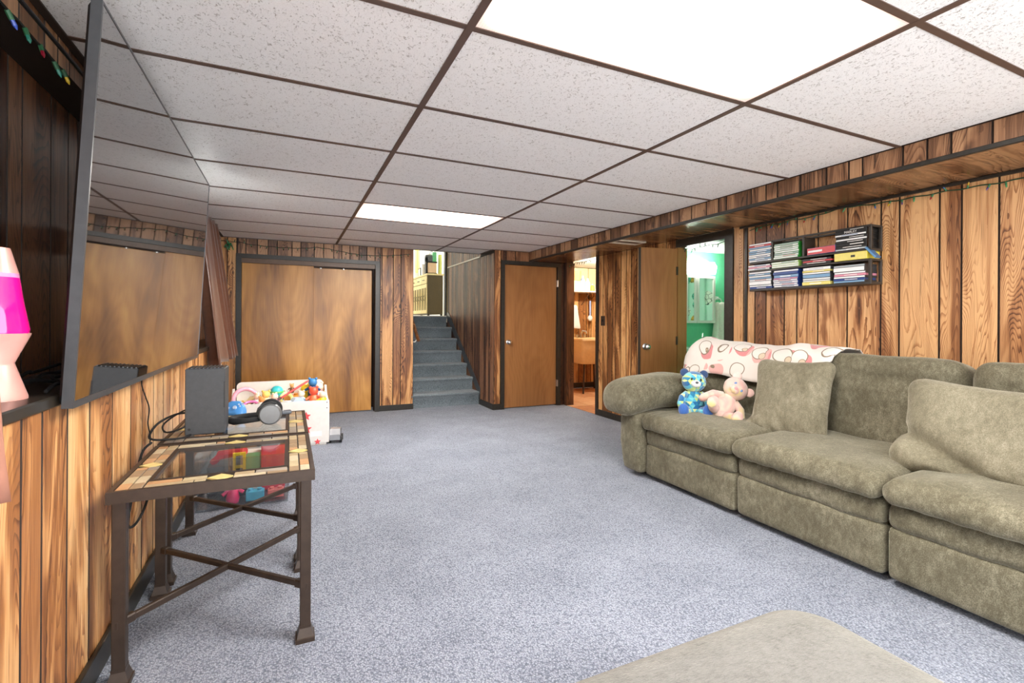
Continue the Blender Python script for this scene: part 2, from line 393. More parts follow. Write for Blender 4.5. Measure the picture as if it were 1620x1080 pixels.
# left wall: lower half wall with ledge, header strip, alcove wall with a window
wl = struct('wall_left', B(-1.0, XL - .008, YB, YF, 0, ZL - .03), M['groove'])
planks(wl, M['wood_left'], 'Y', XL - .008, 1, [YB, -.8, -.6, -.4, -.2, 0, .2, .36, .5, .72, .95, 1.17, 1.30, 1.458, 1.56, 1.71, 1.872, 2.08, 2.292, 2.45, 2.634, 2.82, 3.036, 3.2, 3.4, 3.6, 3.81, 4.02, 4.2, 4.42, 4.62, 4.82, 5.03, 5.2, 5.42, 5.62, 5.8, 6.0, YF], 0, ZL - .03)
struct('trim_1', B(-.82, XL + .012, YB, YF, ZL - .03, ZL, .004), M['trim'])
for nm, y0, y1, z0, z1 in (('wall_left_near', YB, 3.15, ZL, ZC + .03), ('wall_left_far', 4.05, YF, ZL, ZC + .03), ('wall_left_sill', 3.15, 4.05, ZL, 1.45), ('wall_left_head', 3.15, 4.05, 1.88, ZC + .03)):
    w_ = struct(nm, B(-.92, XU - .008, y0, y1, z0, z1), M['groove'])
    planks(w_, M['wood_dark'], 'Y', XU - .008, 1, rand_edges(y0, y1, 3 if y0 < 0 else 5), z0, z1 - .03)  # same wood as the room; the recess's shade is in the darker tone
hd = struct('trim_2', B(XU, -.69, YB, YF, 1.945, ZC + .03), M['groove'])
planks(hd, M['wood_header'], 'Y', -.69, 1, rand_edges(YB, YF, 11), 1.945, ZC)
t = struct('window_1', ring(bmesh.new(), (3.15, 4.05, 1.45, 1.88), (3.19, 4.01, 1.49, 1.84), .05, 'X', -.90), M['white'])
obj('window_pane', B(-.88, -.874, 3.185, 4.015, 1.485, 1.845), M['glass'], t)
# far wall with closet
CX0, CX1, CZ = -.485, .965, 1.82
wf = struct('wall_far', prism(bmesh.new(), [(-.95, 0), (CX0, 0), (CX0, CZ), (CX1, CZ), (CX1, 0), (1.443, 0), (1.443, ZC + .05), (-.95, ZC + .05)], .12, 'Y', YF + .008), M['groove'])
planks(wf, M['wood_far'], 'X', YF + .008, -1, [-.80, -.70, -.62, -.53], 0, ZC)
planks(wf, M['wood_header'], 'X', YF + .008, -1, [-.53, -.522, -.44, -.327, -.22, -.125, .027, .12, .265, .367, .48, .571, .665, .77, .864, .96, 1.028], CZ + .02, ZC)
planks(wf, M['wood_far'], 'X', YF + .008, -1, [1.028, 1.047, 1.187, 1.282, 1.443], 0, ZC)
def ushape(name, x0, x1, zt, w, y0, d, mat, head=None):
    h = head or w
    return struct(name, prism(bmesh.new(), [(x0, 0), (x0 + w, 0), (x0 + w, zt - h), (x1 - w, zt - h), (x1 - w, 0), (x1, 0), (x1, zt), (x0, zt)], d, 'Y', y0), mat)
ushape('trim_3', -.535, 1.018, 1.862, .052, YF - .022, .10, M['trim'], .045)
struct('trim_4', B(CX0, CX1, YF + .0, YF + .02, 1.765, 1.818), M['trim_brown'])
struct('wall_closet_back', B(-.6, 1.1, YF + .35, YF + .4, 0, ZC), M['groove'])
d1 = struct('door_1', B(CX0 + .002, .262, YF + .030, YF + .062, .012, 1.765, .003), M['door_gold'])
d2 = struct('door_2', B(.20, CX1 - .03, YF + .072, YF + .10, .012, 1.75, .003), M['door_gold'])
for xx in (.34, .60): obj('roller', lathe(bmesh.new(), [(0, 0), (.012, 0), (.012, .012), (0, .012)], 10), M['silver'], d2, (xx, YF + .066, 1.742))
struct('baseboard_far', B(1.02, 1.445, YF - .016, YF - .0005, 0, .07, .003), M['trim'])
struct('baseboard_corner', B(-.80, -.537, YF - .014, YF - .0005, 0, .07, .003), M['trim'])
struct('baseboard_left', B(XL + .001, XL + .016, YB, YF - .02, 0, .085, .003), M['trim'])
# latch on the closet frame
tag(obj('door_pull', B(-.575, -.53, YF - .035, YF - .023, .93, .945, .003), M['black']), 'small black pull on the panelling left of the closet frame', 'door pull')

# door wall (nearer) with closed door
DX0, DX1 = 2.505, 3.285
wd = struct('wall_far_right', prism(bmesh.new(), [(2.375, 0), (DX0, 0), (DX0, 1.865), (DX1, 1.865), (DX1, 0), (XR + .1, 0), (XR + .1, ZC + .05), (2.375, ZC + .05)], .12, 'Y', YD + .008), M['groove'])
planks(wd, M['wood_far'], 'X', YD + .008, -1, [2.365, 2.455], 0, ZC)
planks(wd, M['wood_dark'], 'X', YD + .008, -1, [2.455, 2.53, 2.66, XS], 1.90, ZC)
planks(wd, M['wood_dark'], 'X', YD + .008, -1, [3.338, XR - .004], 0, ZS)
ushape('trim_5', 2.455, 3.338, 1.91, .05, YD - .02, .09, M['trim'])
d3 = struct('door_3', B(DX0 + .006, DX1 - .004, YD + .012, YD + .047, .012, 1.858, .002), M['door_brown'])
def knob(parent, loc, rot):
    k = lathe(bmesh.new(), [(0, 0), (.030, 0), (.030, .006), (.013, .012), (.012, .030), (.024, .036), (.0265, .048), (.024, .060), (.012, .066), (0, .066)], 20)
    o = obj('knob', k, M['silver'], parent, loc, rot, auto=40); 
    obj('keyhole', lathe(bmesh.new(), [(0, 0), (.006, 0), (.006, .002), (0, .002)], 10), M['ivory'], o, (0, 0, .066))
    return o
knob(d3, (DX0 + .065, YD + .012, .86), (pi / 2, 0, 0))
for z in (.30, 1.64): obj('hinge', B(DX1 - .006, DX1 + .008, YD - .026, YD + .012, z - .045, z + .045, .002), M['silver'], d3)
struct('wall_closet_inner', B(2.4, 3.4, YD + .4, YD + .44, 0, ZS), M['groove'])
struct('baseboard_post', B(2.35, 2.458, YD - .016, YD - .0005, 0, .075, .003), M['trim'])

# soffit along the right wall
sf = struct('ceiling_soffit', B(XS + .008, XR, YB, YD, ZS + .006, ZC + .03), M['groove'])
planks(sf, M['wood_header'], 'Y', XS + .008, -1, rand_edges(YB, YD, 4, (.14, .09, .11, .20, .07, .12, .15)), ZS + .004, ZC)
ed = rand_edges(YB, YD, 9, (.32, .22, .40, .28))
for a, b in zip(ed, ed[1:]): obj('plank', B(XS + .014, XR - .002, a + .0015, b - .0015, ZS, ZS + .006, .0008), M['wood_soffit'], sf)
struct('trim_6', B(XS - .004, XS + .016, YB, YD - .001, ZS - .010, ZS + .014, .003), M['trim'])
struct('trim_7', B(XR - .022, XR - .0005, YB, 2.83, ZS - .02, ZS - .0005, .004), M['trim'])

# right wall in three stretches
def rwall(name, y0, y1, edges, mat):
    w_ = struct(name, B(XR + .008, XR + .11, y0, y1, 0, ZS + .1), M['groove'])
    planks(w_, mat, 'Y', XR + .008, -1, edges, 0, ZS - .0005); return w_
near = [1.234, 1.391, 1.492, 1.694, 1.796, 1.999, 2.198, 2.354, 2.454, 2.609, 2.709]
near = [v * .994 for v in near]
rwall('wall_right', YB, 2.90, rand_edges(YB, near[0], 6)[:-1] + near + [2.765, 2.80, 2.90], M['wood_right'])
struct('trim_8', B(XR - .010, XR - .0005, 2.762, 2.785, 0, ZS - .02), M['trim'])
rwall('wall_right_middle', 3.56, 4.89, [3.56, 3.70, 3.86, 4.05, 4.14, 4.24, 4.32, 4.415, 4.52, 4.575, 4.665, 4.76, 4.842, 4.89], M['wood_far'])
rwall('wall_right_far', 5.60, YD, [5.60, YD], M['wood_dark'])
struct('trim_9', B(XR - .012, XR + .11, 4.85, 4.895, 0, ZS - .001), M['trim'])
struct('trim_10', B(XR - .012, XR + .11, 2.90, 2.985, 0, ZS - .001), M['trim'])
struct('trim_11', B(XR - .012, XR + .06, 2.985, 3.56, 1.845, ZS - .001), M['trim'])
struct('trim_12', B(XR - .006, XR + .11, 3.535, 3.565, 0, 1.845), M['door_brown'])
struct('trim_13', B(XR - .008, XR + .11, 5.575, 5.605, 0, ZS - .001), M['wood_dark'])
struct('baseboard_right', B(XR - .016, XR - .0005, 3.6, 4.85, 0, .075, .003), M['trim'])
struct('baseboard_right_near', B(XR - .016, XR - .0005, YB, 2.75, 0, .075, .003), M['trim'])
# open narrow leaf
LA = radians(11)
d4 = struct('door_4', B(-.385, 0, -.018, .018, .012, 1.832, .002), M['door_brown'], loc=(XR - .012, 3.552, 0), rot=(0, 0, -LA))
obj('edge_band', B(-.392, -.385, -.02, .02, .012, 1.832), M['trim'], d4)
knob(d4, (-.335, -.018, .895), (pi / 2, 0, 0))
for z in (.28, .95, 1.62): obj('hinge', B(-.012, .008, -.024, -.018, z - .04, z + .04), M['bronze'], d4)
# switch and vent
t = thing('light_switch', 'dark brown light switch plate on the panelling beside the laundry opening', 'light switch', (XR, 4.755, 1.14))
obj('plate', B(-.007, 0, -.04, .04, -.058, .058, .003), M['bronze'], t); obj('toggle', B(-.02, -.006, -.006, .006, -.012, .014, .002), M['black'], t)
t = thing('air_vent', 'beige metal air vent in the underside of the wooden soffit', 'air vent', (3.04, 3.86, ZS))
obj('vent_frame', ring(bmesh.new(), (-.17, .17, -.085, .085), (-.145, .145, -.06, .06), .008, 'Z', -.009), M['ivory'], t)
for k in range(7): obj('slat', B(-.143, .143, -.0575 + k * .0175, -.0475 + k * .0175, -.006, -.003), M['trim_brown'] if k < 5 else M['ivory'], t)

# ---------------------------------------------------------------- stairs and the room upstairs
RY = [6.135, 6.39, 6.635, 6.875, 7.11, 7.365, 7.65]; RZ = .172
st = thing('staircase', 'carpeted grey-blue stairs going up between panelled walls', 'stairs', (1.9, 6.135, 0))
for k in range(7):
    y0 = RY[k]; y1 = RY[k + 1] if k < 6 else 7.72; z = RZ * (k + 1)
    pr_ = [(y0 + .012, z - RZ), (y0 + .006, z - .05), (y0 - .010, z - .036), (y0 - .018, z - .018), (y0 - .010, z - .003), (y0 + .012, z), (y1 + .03, z), (y1 + .03, z - RZ)]
    obj('step', prism(bmesh.new(), [(a - 6.135, b) for a, b in pr_], .950 if k else .929, 'X', -.499 if k else -.478), M['carpet_stair'], st, auto=50)
ZU = RZ * 7
struct('trim_14', B(1.40, 2.36, 7.70, 7.78, ZU, ZU + .012), M['ivory'])
ws = struct('wall_stair_right', B(2.368, 2.47, YD + .008, 7.66, 0, 3.5), M['groove'])
planks(ws, M['wood_stair'], 'Y', 2.368, -1, rand_edges(YD, 7.62, 4, (.085, .05, .11, .07, .13, .06, .09)), 0, 1.995, gap=.003, th=.006)
planks(ws, M['wood_stair'], 'Y', 2.368, -1, rand_edges(6.12, 7.62, 2, (.085, .05, .11, .07, .13, .06, .09)), 2.012, 3.5, gap=.003, th=.006)
struct('trim_15', B(2.35, 2.362, 6.13, 7.62, 1.995, 2.012), M['ivory'])
sk = prism(bmesh.new(), [(5.95 + .17, .0), (6.10, .22), (7.55, 1.27), (7.66, 1.27), (7.66, 1.20), (6.16, .13), (6.17, 0)], .008, 'X', 2.352)
struct('baseboard_stair', sk, M['bezel'])
struct('baseboard_stair_post', B(2.346, 2.3615, YD - .014, 6.11, 0, .075, .003), M['trim'])
wsl = struct('wall_stair_left', B(1.30, 1.392, YF + .13, 7.70, 0, 3.5), M['groove'])
planks(wsl, M['wood_stair'], 'Y', 1.392, 1, rand_edges(YF + .13, 7.70, 8), 0, 3.5)
struct('wall_stair_head', B(1.30, 2.47, YF - .05, YF + .008, ZC + .14, 3.5), M['yellow_wall'])  # unseen wall, put in to enclose the stairwell light
t = thing('handrail', 'wooden stair handrail on the left side of the stairs', 'handrail', (1.545, 6.26, .87))
obj('rail', tube(bmesh.new(), [(0, 0, 0), (.002, 1.25, .90)], .022, 10), M['wood_far'], t)
for yy in (.06, .9): obj('bracket', tube(bmesh.new(), [(-.145, yy, yy * .72 - .06), (-.03, yy, yy * .72 - .065), (0, yy, yy * .72 - .01)], .008, 6), M['white'], t)
struct('wall_under_landing', B(1.3, 2.47, 7.76, 7.8, 0, RZ * 7 - .1), M['groove'])  # unseen wall, added to stop light leaking in under the stairs
struct('floor_upstairs', B(.5, 4.6, 7.75, 11.2, ZU - .1, ZU), M['ivory'])
struct('ceiling_upstairs', B(.5, 4.6, 6.05, 11.3, 3.5, 3.6), M['white'])
struct('wall_upstairs_far', B(.5, 4.6, 11.2, 11.3, ZU, 3.5), M['yellow_wall'])
struct('wall_upstairs_left', B(.4, .5, 7.7, 11.2, ZU, 3.5), M['yellow_wall'])
struct('wall_upstairs_right', B(4.6, 4.7, 7.7, 11.2, ZU, 3.5), M['yellow_wall'])
struct('wall_upstairs_near_left', B(.5, 1.30, 7.62, 7.70, ZU, 3.5), M['yellow_wall'])
struct('wall_upstairs_near_right', B(2.48, 4.6, 7.66, 7.74, ZU, 3.5), M['yellow_wall'])
struct('trim_16', B(2.335, 2.40, 7.675, 7.76, ZU + .0125, 3.4), M['trim'])
struct('trim_17', B(2.362, 2.40, 7.665, 7.674, ZU, 3.4), M['cream'])
t = thing('ceiling_lamp', 'round white ceiling lamp added for window light in the room upstairs', 'ceiling lamp', (2.3, 10.1, 3.5))  # unseen lamp, added in place of window light behind the sideboard
obj('shade', lathe(bmesh.new(), [(0, -.10), (.10, -.09), (.17, -.05), (.19, 0), (0, 0)], 20), emit('up_fill_lamp', (255, 254, 250), UP_LIGHT), t, smooth=True)
# upstairs cabinet, its door front faces left
cb = thing('sideboard', 'cream sideboard with doors and drawers at the top of the stairs', 'cabinet', (2.22, 8.42, ZU))
obj('body', B(.02, .30, 0, 1.5, .045, .745), M['cabinet_shaded'], cb)
obj('top', B(0, .315, -.012, 1.512, .745, .775, .004), M['cream'], cb)
for k in range(4):
    y0 = .015 + k * .372
    d_ = obj('drawer', B(0, .02, y0, y0 + .36, .60, .735, .004), M['cream'], cb)
    obj('pull', tube(bmesh.new(), [(0, y0 + .13, .66), (-.02, y0 + .14, .66), (-.02, y0 + .22, .66), (0, y0 + .23, .66)], .005), M['black'], d_)
    for q in range(2):
        a = y0 + q * .181
        d_ = obj('door', B(.002, .02, a, a + .176, .06, .59, .004), M['cream'], cb)
        for w in range(2): obj('moulding', tube(bmesh.new(), [(0, a + .05 + w * .07, .12), (-.004, a + .04 + w * .07, .32), (0, a + .05 + w * .07, .52)], .006), M['cabinet_shaded'], d_)
        obj('pull', tube(bmesh.new(), [(0, a + .15, .30), (-.018, a + .15, .31), (-.018, a + .15, .37), (0, a + .15, .38)], .005), M['black'], d_)
for yy in (.03, 1.47):
    for xx in (.04, .28): obj('foot', B(xx - .018, xx + .018, yy - .018, yy + .018, 0, .045), M['black'], cb)
zt = ZU + .775
t = thing('coffee_maker', 'black and peach coffee maker on the sideboard upstairs', 'coffee maker', (2.36, 8.53, zt))
obj('body', B(-.10, .06, -.05, .09, .012, .20, .008), C((236, 200, 160)), t)
obj('lid', B(-.11, .07, -.06, .10, .20, .222, .004), M['black'], t); obj('base', B(-.11, .07, -.06, .10, 0, .014, .003), M['black'], t)
obj('column', B(-.135, -.10, -.03, .07, 0, .30, .004), M['black'], t); obj('reservoir', B(-.135, -.01, -.03, .07, .222, .34, .006), M['bezel'], t)
t = thing('mug', 'white mug with a big black handle on the sideboard upstairs', 'mug', (2.275, 8.78, zt))
obj('cup', lathe(bmesh.new(), [(0, 0), (.05, 0), (.055, .20), (.05, .20), (.046, .01), (0, .01)], 18), M['white'], t, auto=40)
obj('handle', tube(bmesh.new(), [(.03 * cos(a) * 1.3 + .03, -.055, .12 + .09 * sin(a)) for a in [i * 2 * pi / 16 for i in range(16)]], .011, 6, True), M['black'], t)
t = thing('picture_stand', 'small white framed sign standing left of the mug upstairs', 'sign', (2.26, 9.12, zt))
obj('panel', B(-.002, .01, -.10, .10, 0, .15), M['white'], t); obj('frame', ring(bmesh.new(), (-.105, .105, 0, .16), (-.09, .09, .012, .145), .016, 'X', -.004), M['black'], t)
tag(obj('box', B(2.40, 2.47, 8.66, 8.75, zt, zt + .42, .006), C((110, 200, 150))), 'green carton at the right end of the sideboard upstairs', 'box')
tag(obj('box', B(2.47, 2.52, 8.50, 8.57, zt + .0, zt + .36, .004), C((222, 232, 130))), 'yellow carton in front of the green carton upstairs', 'box')
t = thing('jar', 'teal jar behind the coffee maker upstairs', 'jar', (2.40, 8.86, zt))
obj('body', lathe(bmesh.new(), [(0, 0), (.08, 0), (.085, .30), (.06, .36), (0, .36)], 16), C((130, 205, 210)), t, auto=40)
obj('lid', lathe(bmesh.new(), [(0, .36), (.062, .36), (.062, .40), (0, .40)], 16), M['white'], t)
# flowered swirl decoration and yellow pennant on the upstairs far wall
t = thing('wall_ornament', 'black wire scroll ornament on the pale wall upstairs', 'ornament', (3.05, 11.19, 2.62))
for k in range(3): obj('scroll', tube(bmesh.new(), [(.02 + (.03 + .010 * i / 2) * cos(i * .6 + k), -.012, -.12 * k + .12 + (.03 + .01 * i / 2) * sin(i * .6 + k)) for i in range(14)], .006, 5), M['black'], t)
tag(obj('curtain', rbox(.11, .05, 1.2, .02, (12, 3, 8), lambda p: Vector((p.x, p.y + .02 * sin(p.x * 60), p.z))), C((248, 228, 120)), None, (2.70, 11.12, 2.85)), 'yellow curtain on the pale wall upstairs', 'curtain')

# ---------------------------------------------------------------- laundry room
def tilefloor():
    k = NT('laundry_tile'); 
    n1 = k.noise(k.pos(), 14.0, 3.0); r = k.rnd()
    k.set(Base_Color=k.ramp(k.math('ADD', k.math('MULTIPLY', r, .5), k.math('MULTIPLY', n1, .5)), [(.2, lin((168, 108, 70))), (.5, lin((206, 150, 104))), (.8, lin((226, 184, 138)))]), Roughness=.35)
    return k.m
M['ltile'] = tilefloor()
fl = struct('floor_laundry', B(XR, 5.6, 4.6, 7.1, -.08, -.008), M['trim_brown'])
ts = .30
for i in range(8):
    for j in range(9):
        x0 = XR + i * ts; y0 = 4.62 + j * ts - .06
        if x0 > 5.5 or y0 + ts > 7.0 or y0 < 4.6: continue
        obj('floor_tile', B(x0 + .004, x0 + ts - .004, y0 + .004, y0 + ts - .004, -.008, .002, .002), M['ltile'], fl)
wl_ = struct('wall_laundry_far', B(3.3, 5.7, 7.008, 7.1, 0, 2.1), M['groove'])
planks(wl_, M['wood_laundry'], 'X', 7.008, -1, rand_edges(3.52, 5.6, 3), 0, 1.64)
planks(wl_, M['cream'], 'X', 7.008, -1, rand_edges(3.52, 5.6, 3, (.4, .4)), 1.64, 2.05)
struct('wall_laundry_left', B(3.42, 3.52, YD + .14, 7.0, 0, 2.1), M['wood_laundry'])
struct('wall_laundry_right', B(5.6, 5.7, 4.5, 7.0, 0, 2.1), M['wood_laundry'])
struct('wall_laundry_near', B(3.52, 5.6, 4.5, 4.6, 0, 2.1), M['wood_laundry'])
struct('ceiling_laundry', B(3.40, 5.7, 4.5, 7.1, 2.06, 2.12), M['white'])
struct('baseboard_laundry', B(3.53, 5.6, 6.985, 7.0, .002, .09), M['trim'])
t = thing('ceiling_lamp', 'small white bulb holder on the laundry room ceiling', 'ceiling lamp', (4.35, 5.9, 2.06))
obj('holder', lathe(bmesh.new(), [(0, 0), (.06, 0), (.05, -.03), (.02, -.04), (0, -.04)], 16), M['white'], t)
obj('bulb', ball(bmesh.new(), (0, 0, -.075), .04), emit('bulb', (255, 246, 232), LAUNDRY_LIGHT * 3), t, smooth=True)
sh = thing('wall_shelf', 'white shelf holding laundry supplies high on the laundry wall', 'shelf', (4.6, 6.99, 1.62))
obj('board', B(-1.0, .95, -.30, 0, 0, .022, .002), M['white'], sh)
for xx in (-.9, -.05, .85): obj('bracket', tube(bmesh.new(), [(xx, -.26, 0), (xx, -.005, -.2)], .008), M['trim_brown'], sh)
items = [('box', 4.15, .085, .22, (226, 226, 110), 'yellow-green detergent box on the laundry shelf'), ('box', 4.33, .08, .17, (240, 210, 160), 'peach coloured box on the laundry shelf'),
         ('bottle', 4.47, .05, .26, (150, 178, 226), 'pale blue bottle on the laundry shelf'), ('bottle', 4.57, .045, .22, (206, 220, 240), 'whitish bottle beside the pale blue bottle on the laundry shelf'),
         ('bottle', 4.665, .035, .13, (236, 200, 80), 'short yellow bottle on the laundry shelf'), ('box', 4.80, .085, .12, (238, 236, 228), 'low white carton at the right of the laundry shelf')]
for kd, x, w, h, c, l in items:
    t = thing(kd, l, kd, (x, 6.84, 1.642))
    if kd == 'box': obj('carton', B(-w, w, -.06, .06, 0, h, .004), C(c), t); obj('label', B(-w * .7, w * .7, -.0625, -.0595, h * .2, h * .75), M['white'], t)
    else:
        obj('body', lathe(bmesh.new(), [(0, 0), (w, 0), (w, h * .65), (w * .4, h * .85), (0, h * .85)], 14), C(c), t, auto=40); obj('cap', lathe(bmesh.new(), [(0, h * .85), (w * .42, h * .85), (w * .4, h), (0, h)], 12), M['white'], t)
tag(obj('basket', lathe(bmesh.new(), [(0, 0), (.08, 0), (.1, .16), (.09, .16), (.07, .01), (0, .01)], 14), C((236, 190, 120)), None, (4.33, 6.84, 1.8125 + .0)), 'small straw basket on top of the peach box in the laundry', 'basket')
sk_ = thing('laundry_sink', 'beige laundry sink on metal legs against the laundry wall', 'sink', (4.45, 6.60, 0))
def sinkfn(p): return Vector((p.x * (1 + .10 * (p.z / .38)), p.y * (1 + .08 * (p.z / .38)), p.z))
tub = bmesh.new()
for zz, sx, sy in ((.46, .24, .22), (.50, .29, .25), (.84, .32, .28), (.87, .345, .30), (.87, .30, .255), (.84, .29, .245), (.52, .25, .21)): pass
L = []
for zz, sx, sy in ((.46, .25, .22), (.50, .30, .26), (.83, .32, .285), (.835, .345, .31), (.865, .345, .31), (.865, .295, .255), (.54, .26, .22)):
    L.append([tub.verts.new((a * sx, b * sy, zz)) for a, b in ((-.85, -1), (.85, -1), (1, -.85), (1, .85), (.85, 1), (-.85, 1), (-1, .85), (-1, -.85))])
for a, b in zip(L, L[1:]):
    for k in range(8): tub.faces.new((a[k], a[(k + 1) % 8], b[(k + 1) % 8], b[k]))
tub.faces.new(L[0]); tub.faces.new(L[-1])
obj('basin', tub, C((232, 204, 150)), sk_, auto=50)
for sx in (-1, 1):
    for sy in (-1, 1): obj('leg', tube(bmesh.new(), [(sx * .22, sy * .19, .49), (sx * .27, sy * .24, .002)], .016, 6), M['bronze'], sk_)
fc = obj('faucet', tube(bmesh.new(), [(0, .25, .865), (0, .25, .93), (0, .20, .98), (0, .10, .97), (0, .08, .94)], .013, 8), M['silver'], sk_)
for sx in (-1, 1): obj('handle', lathe(bmesh.new(), [(0, 0), (.014, 0), (.02, .035), (.022, .05), (0, .05)], 10), M['silver'], fc, (sx * .07, .25, .865))
for k, (x, l) in enumerate(((4.30, 'black double coat hook left on the laundry wall'), (4.70, 'black double coat hook right on the laundry wall'))):
    t = thing('coat_hook', l, 'hook', (x, 6.998, 1.56))
    obj('plate', B(-.015, .015, -.006, 0, -.04, .03), M['black'], t)
    for s_ in (-1, 1): obj('prong', tube(bmesh.new(), [(0, -.006, -.01), (s_ * .03, -.05, -.03), (s_ * .06, -.07, .01), (s_ * .07, -.06, .05)], .006), M['black'], t)
t = thing('brush', 'long blue and white brush hanging from a hook on the laundry wall', 'brush', (4.685, 6.93, 1.49))
obj('handle', tube(bmesh.new(), [(0, 0, 0), (0, 0, -.25)], .014, 8), C((170, 190, 235)), t); obj('head', ball(bmesh.new(), (0, 0, -.30), (.05, .03, .05), 12, 8), M['white'], t, smooth=True); obj('rod', tube(bmesh.new(), [(-.01, .01, -.34), (-.01, .02, -.75)], .005), M['bronze'], t)
def clothfn(p): return Vector((p.x * (1 - .35 * p.z / .2), p.y + .015 * sin(p.x * 50), p.z - .03 * abs(p.x) * 4))
tag(obj('cloth', rbox(.22, .06, .40, .02, (10, 4, 8), clothfn), M['white'], None, (4.33, 6.93, 1.22), smooth=True), 'white cloth hanging from a hook in the laundry room', 'cloth')

# ---------------------------------------------------------------- bathroom
BYF = 4.25
struct('floor_bathroom', B(XR + .02, 5.4, 2.7, 4.25, -.08, -.001), M['ivory'])
struct('wall_bathroom_far', B(XR + .11, 5.5, BYF, BYF + .1, 0, 1.97), M['green_wall'])
struct('wall_bathroom_right', B(5.4, 5.5, 2.6, BYF, 0, 1.97), M['green_wall'])
struct('wall_bathroom_near', B(XR + .11, 5.4, 2.6, 2.7, 0, 1.97), M['green_wall'])
struct('wall_bathroom_left', B(XR + .112, XR + .13, 3.60, BYF, 0, 1.97), M['green_wall'])
struct('ceiling_bathroom', B(XR + .02, 5.5, 2.6, BYF + .1, 1.965, 2.03), M['white'])
t = thing('vanity_light', 'glowing vanity light bar above the bathroom mirror', 'wall lamp', (4.34, BYF, 1.78))
obj('backplate', B(-.22, .22, -.03, 0, -.03, .05, .006), M['silver'], t); obj('arch', tube(bmesh.new(), [(-.18 + .36 * i / 12, -.05, .055 + .04 * sin(pi * i / 12)) for i in range(13)], .009), M['silver'], t)
gl = emit('vanity_glass', (255, 255, 250), BATH_LIGHT)
for x in (-.15, .0, .15): obj('shade', lathe(bmesh.new(), [(0, -.085), (.055, -.085), (.065, .0), (.04, .05), (0, .05)], 14), gl, t, (x, -.10, 0), auto=40)
mirror = NT('mirror'); mirror.set(Base_Color=(.9, .95, .92, 1), Metallic=1.0, Roughness=.02); M['mirror'] = mirror.m
t = thing('medicine_cabinet', 'white mirrored medicine cabinet on the green bathroom wall', 'cabinet', (4.34, BYF, 1.12))
obj('box', B(-.25, .205, -.10, 0, 0, .55, .004), M['white'], t)
for x0, x1 in ((-.25, -.085), (-.075, .205)):
    d_ = obj('door', ring(bmesh.new(), (x0, x1, 0, .55), (x0 + .03, x1 - .03, .03, .52), .018, 'Y', -.12), M['white'], t)
    obj('mirror', B(x0 + .028, x1 - .028, -.112, -.106, .028, .522), M['mirror'], d_)
t = thing('towel_ring', 'white towel ring on the green bathroom wall', 'towel ring', (4.67, BYF, 1.37))
obj('mount', B(-.02, .02, -.04, 0, .03, .07, .004), M['white'], t)
obj('hoop', tube(bmesh.new(), [(.065 * cos(a), -.045, -.015 + .065 * sin(a)) for a in [i * 2 * pi / 24 for i in range(24)]], .008, 8, True), M['white_gloss'], t)
def towel(p):
    h = (p.z + .24) / .48; w = 1.12 - .62 * h ** 1.5
    return Vector((p.x * w + .03 * (1 - h), p.y * (1.4 - .5 * h) + .022 * sin(p.x * 75 + h * 2) * (1.1 - .5 * h), p.z + .012 * sin(p.x * 40)))
tag(obj('towel', rbox(.26, .06, .48, .02, (26, 4, 12), towel), C((236, 232, 222), .9), None, (4.68, BYF - .075, 1.12), smooth=True), 'off-white towel hanging from the bathroom towel ring', 'towel')
v = thing('vanity', 'green bathroom vanity with a white sink and chrome faucet', 'sink', (4.45, 3.98, 0))
obj('cabinet', B(-.42, .38, -.24, .265, 0, .80), C((70, 170, 110)), v)
obj('countertop', B(-.45, .41, -.27, .267, .80, .845, .012, 3), M['white_gloss'], v)
obj('basin', lathe(bmesh.new(), [(.0, .85), (.14, .852), (.19, .862), (.20, .85), (.21, .846), (.0, .846)], 24), M['white_gloss'], v, (0, -.05, 0), auto=40)
fc = obj('faucet', tube(bmesh.new(), [(-.14, .14, .845), (-.14, .13, .90), (-.14, .10, .955), (-.14, .04, .955), (-.14, .02, .93)], [.026, .022, .018, .014, .012], 10), M['silver'], v, auto=60)
obj('lever', tube(bmesh.new(), [(-.14, .12, .955), (-.10, .15, 1.0)], .008), M['silver'], fc)
for k in range(2): obj('door', B(-.40 + k * .39, -.03 + k * .39, -.255, -.24, .08, .72, .004), C((80, 182, 120)), v)
def scurt():
    k = NT('shower_print'); o = k.objc()
    vor = k.n('TexVoronoi', Vector=o, Scale=4.5, Randomness=.9); ed_ = k.n('TexVoronoi', _feature='DISTANCE_TO_EDGE', Vector=o, Scale=4.5, Randomness=.9).outputs['Distance']
    sm = k.n('TexVoronoi', _feature='DISTANCE_TO_EDGE', Vector=o, Scale=17.0).outputs['Distance']
    hue = k.n('SeparateColor', Color=vor.outputs['Color']).outputs[0]
    c1 = k.ramp(hue, [(0, lin((96, 196, 170))), (.3, lin((230, 176, 70))), (.45, lin((238, 238, 228))), (.7, lin((120, 210, 190))), (.85, lin((250, 250, 244)))], 'CONSTANT')
    blob = k.ramp(vor.outputs['Distance'], [(.44, (1, 1, 1)), (.46, (0, 0, 0))])
    line = k.ramp(sm, [(.03, (0, 0, 0)), (.05, (1, 1, 1))])
    col = k.mix(blob, lin((208, 240, 226)), k.mix(line, lin((40, 70, 66)), c1)); k.set(Base_Color=col, Roughness=.7); return k.m
t = thing('shower_curtain', 'printed shower curtain seen in the bathroom mirror', 'curtain', (5.32, 3.45, 0), (0, 0, radians(90)))
obj('cloth', rbox(1.4, .03, 1.7, .012, (70, 2, 6), lambda p: Vector((p.x, p.y + .025 * sin(p.x * 38), p.z))), scurt(), t, (0, 0, .98), smooth=True)
obj('rod', tube(bmesh.new(), [(-.74, 0, 1.86), (.79, 0, 1.86)], .013, 8), M['silver'], t)

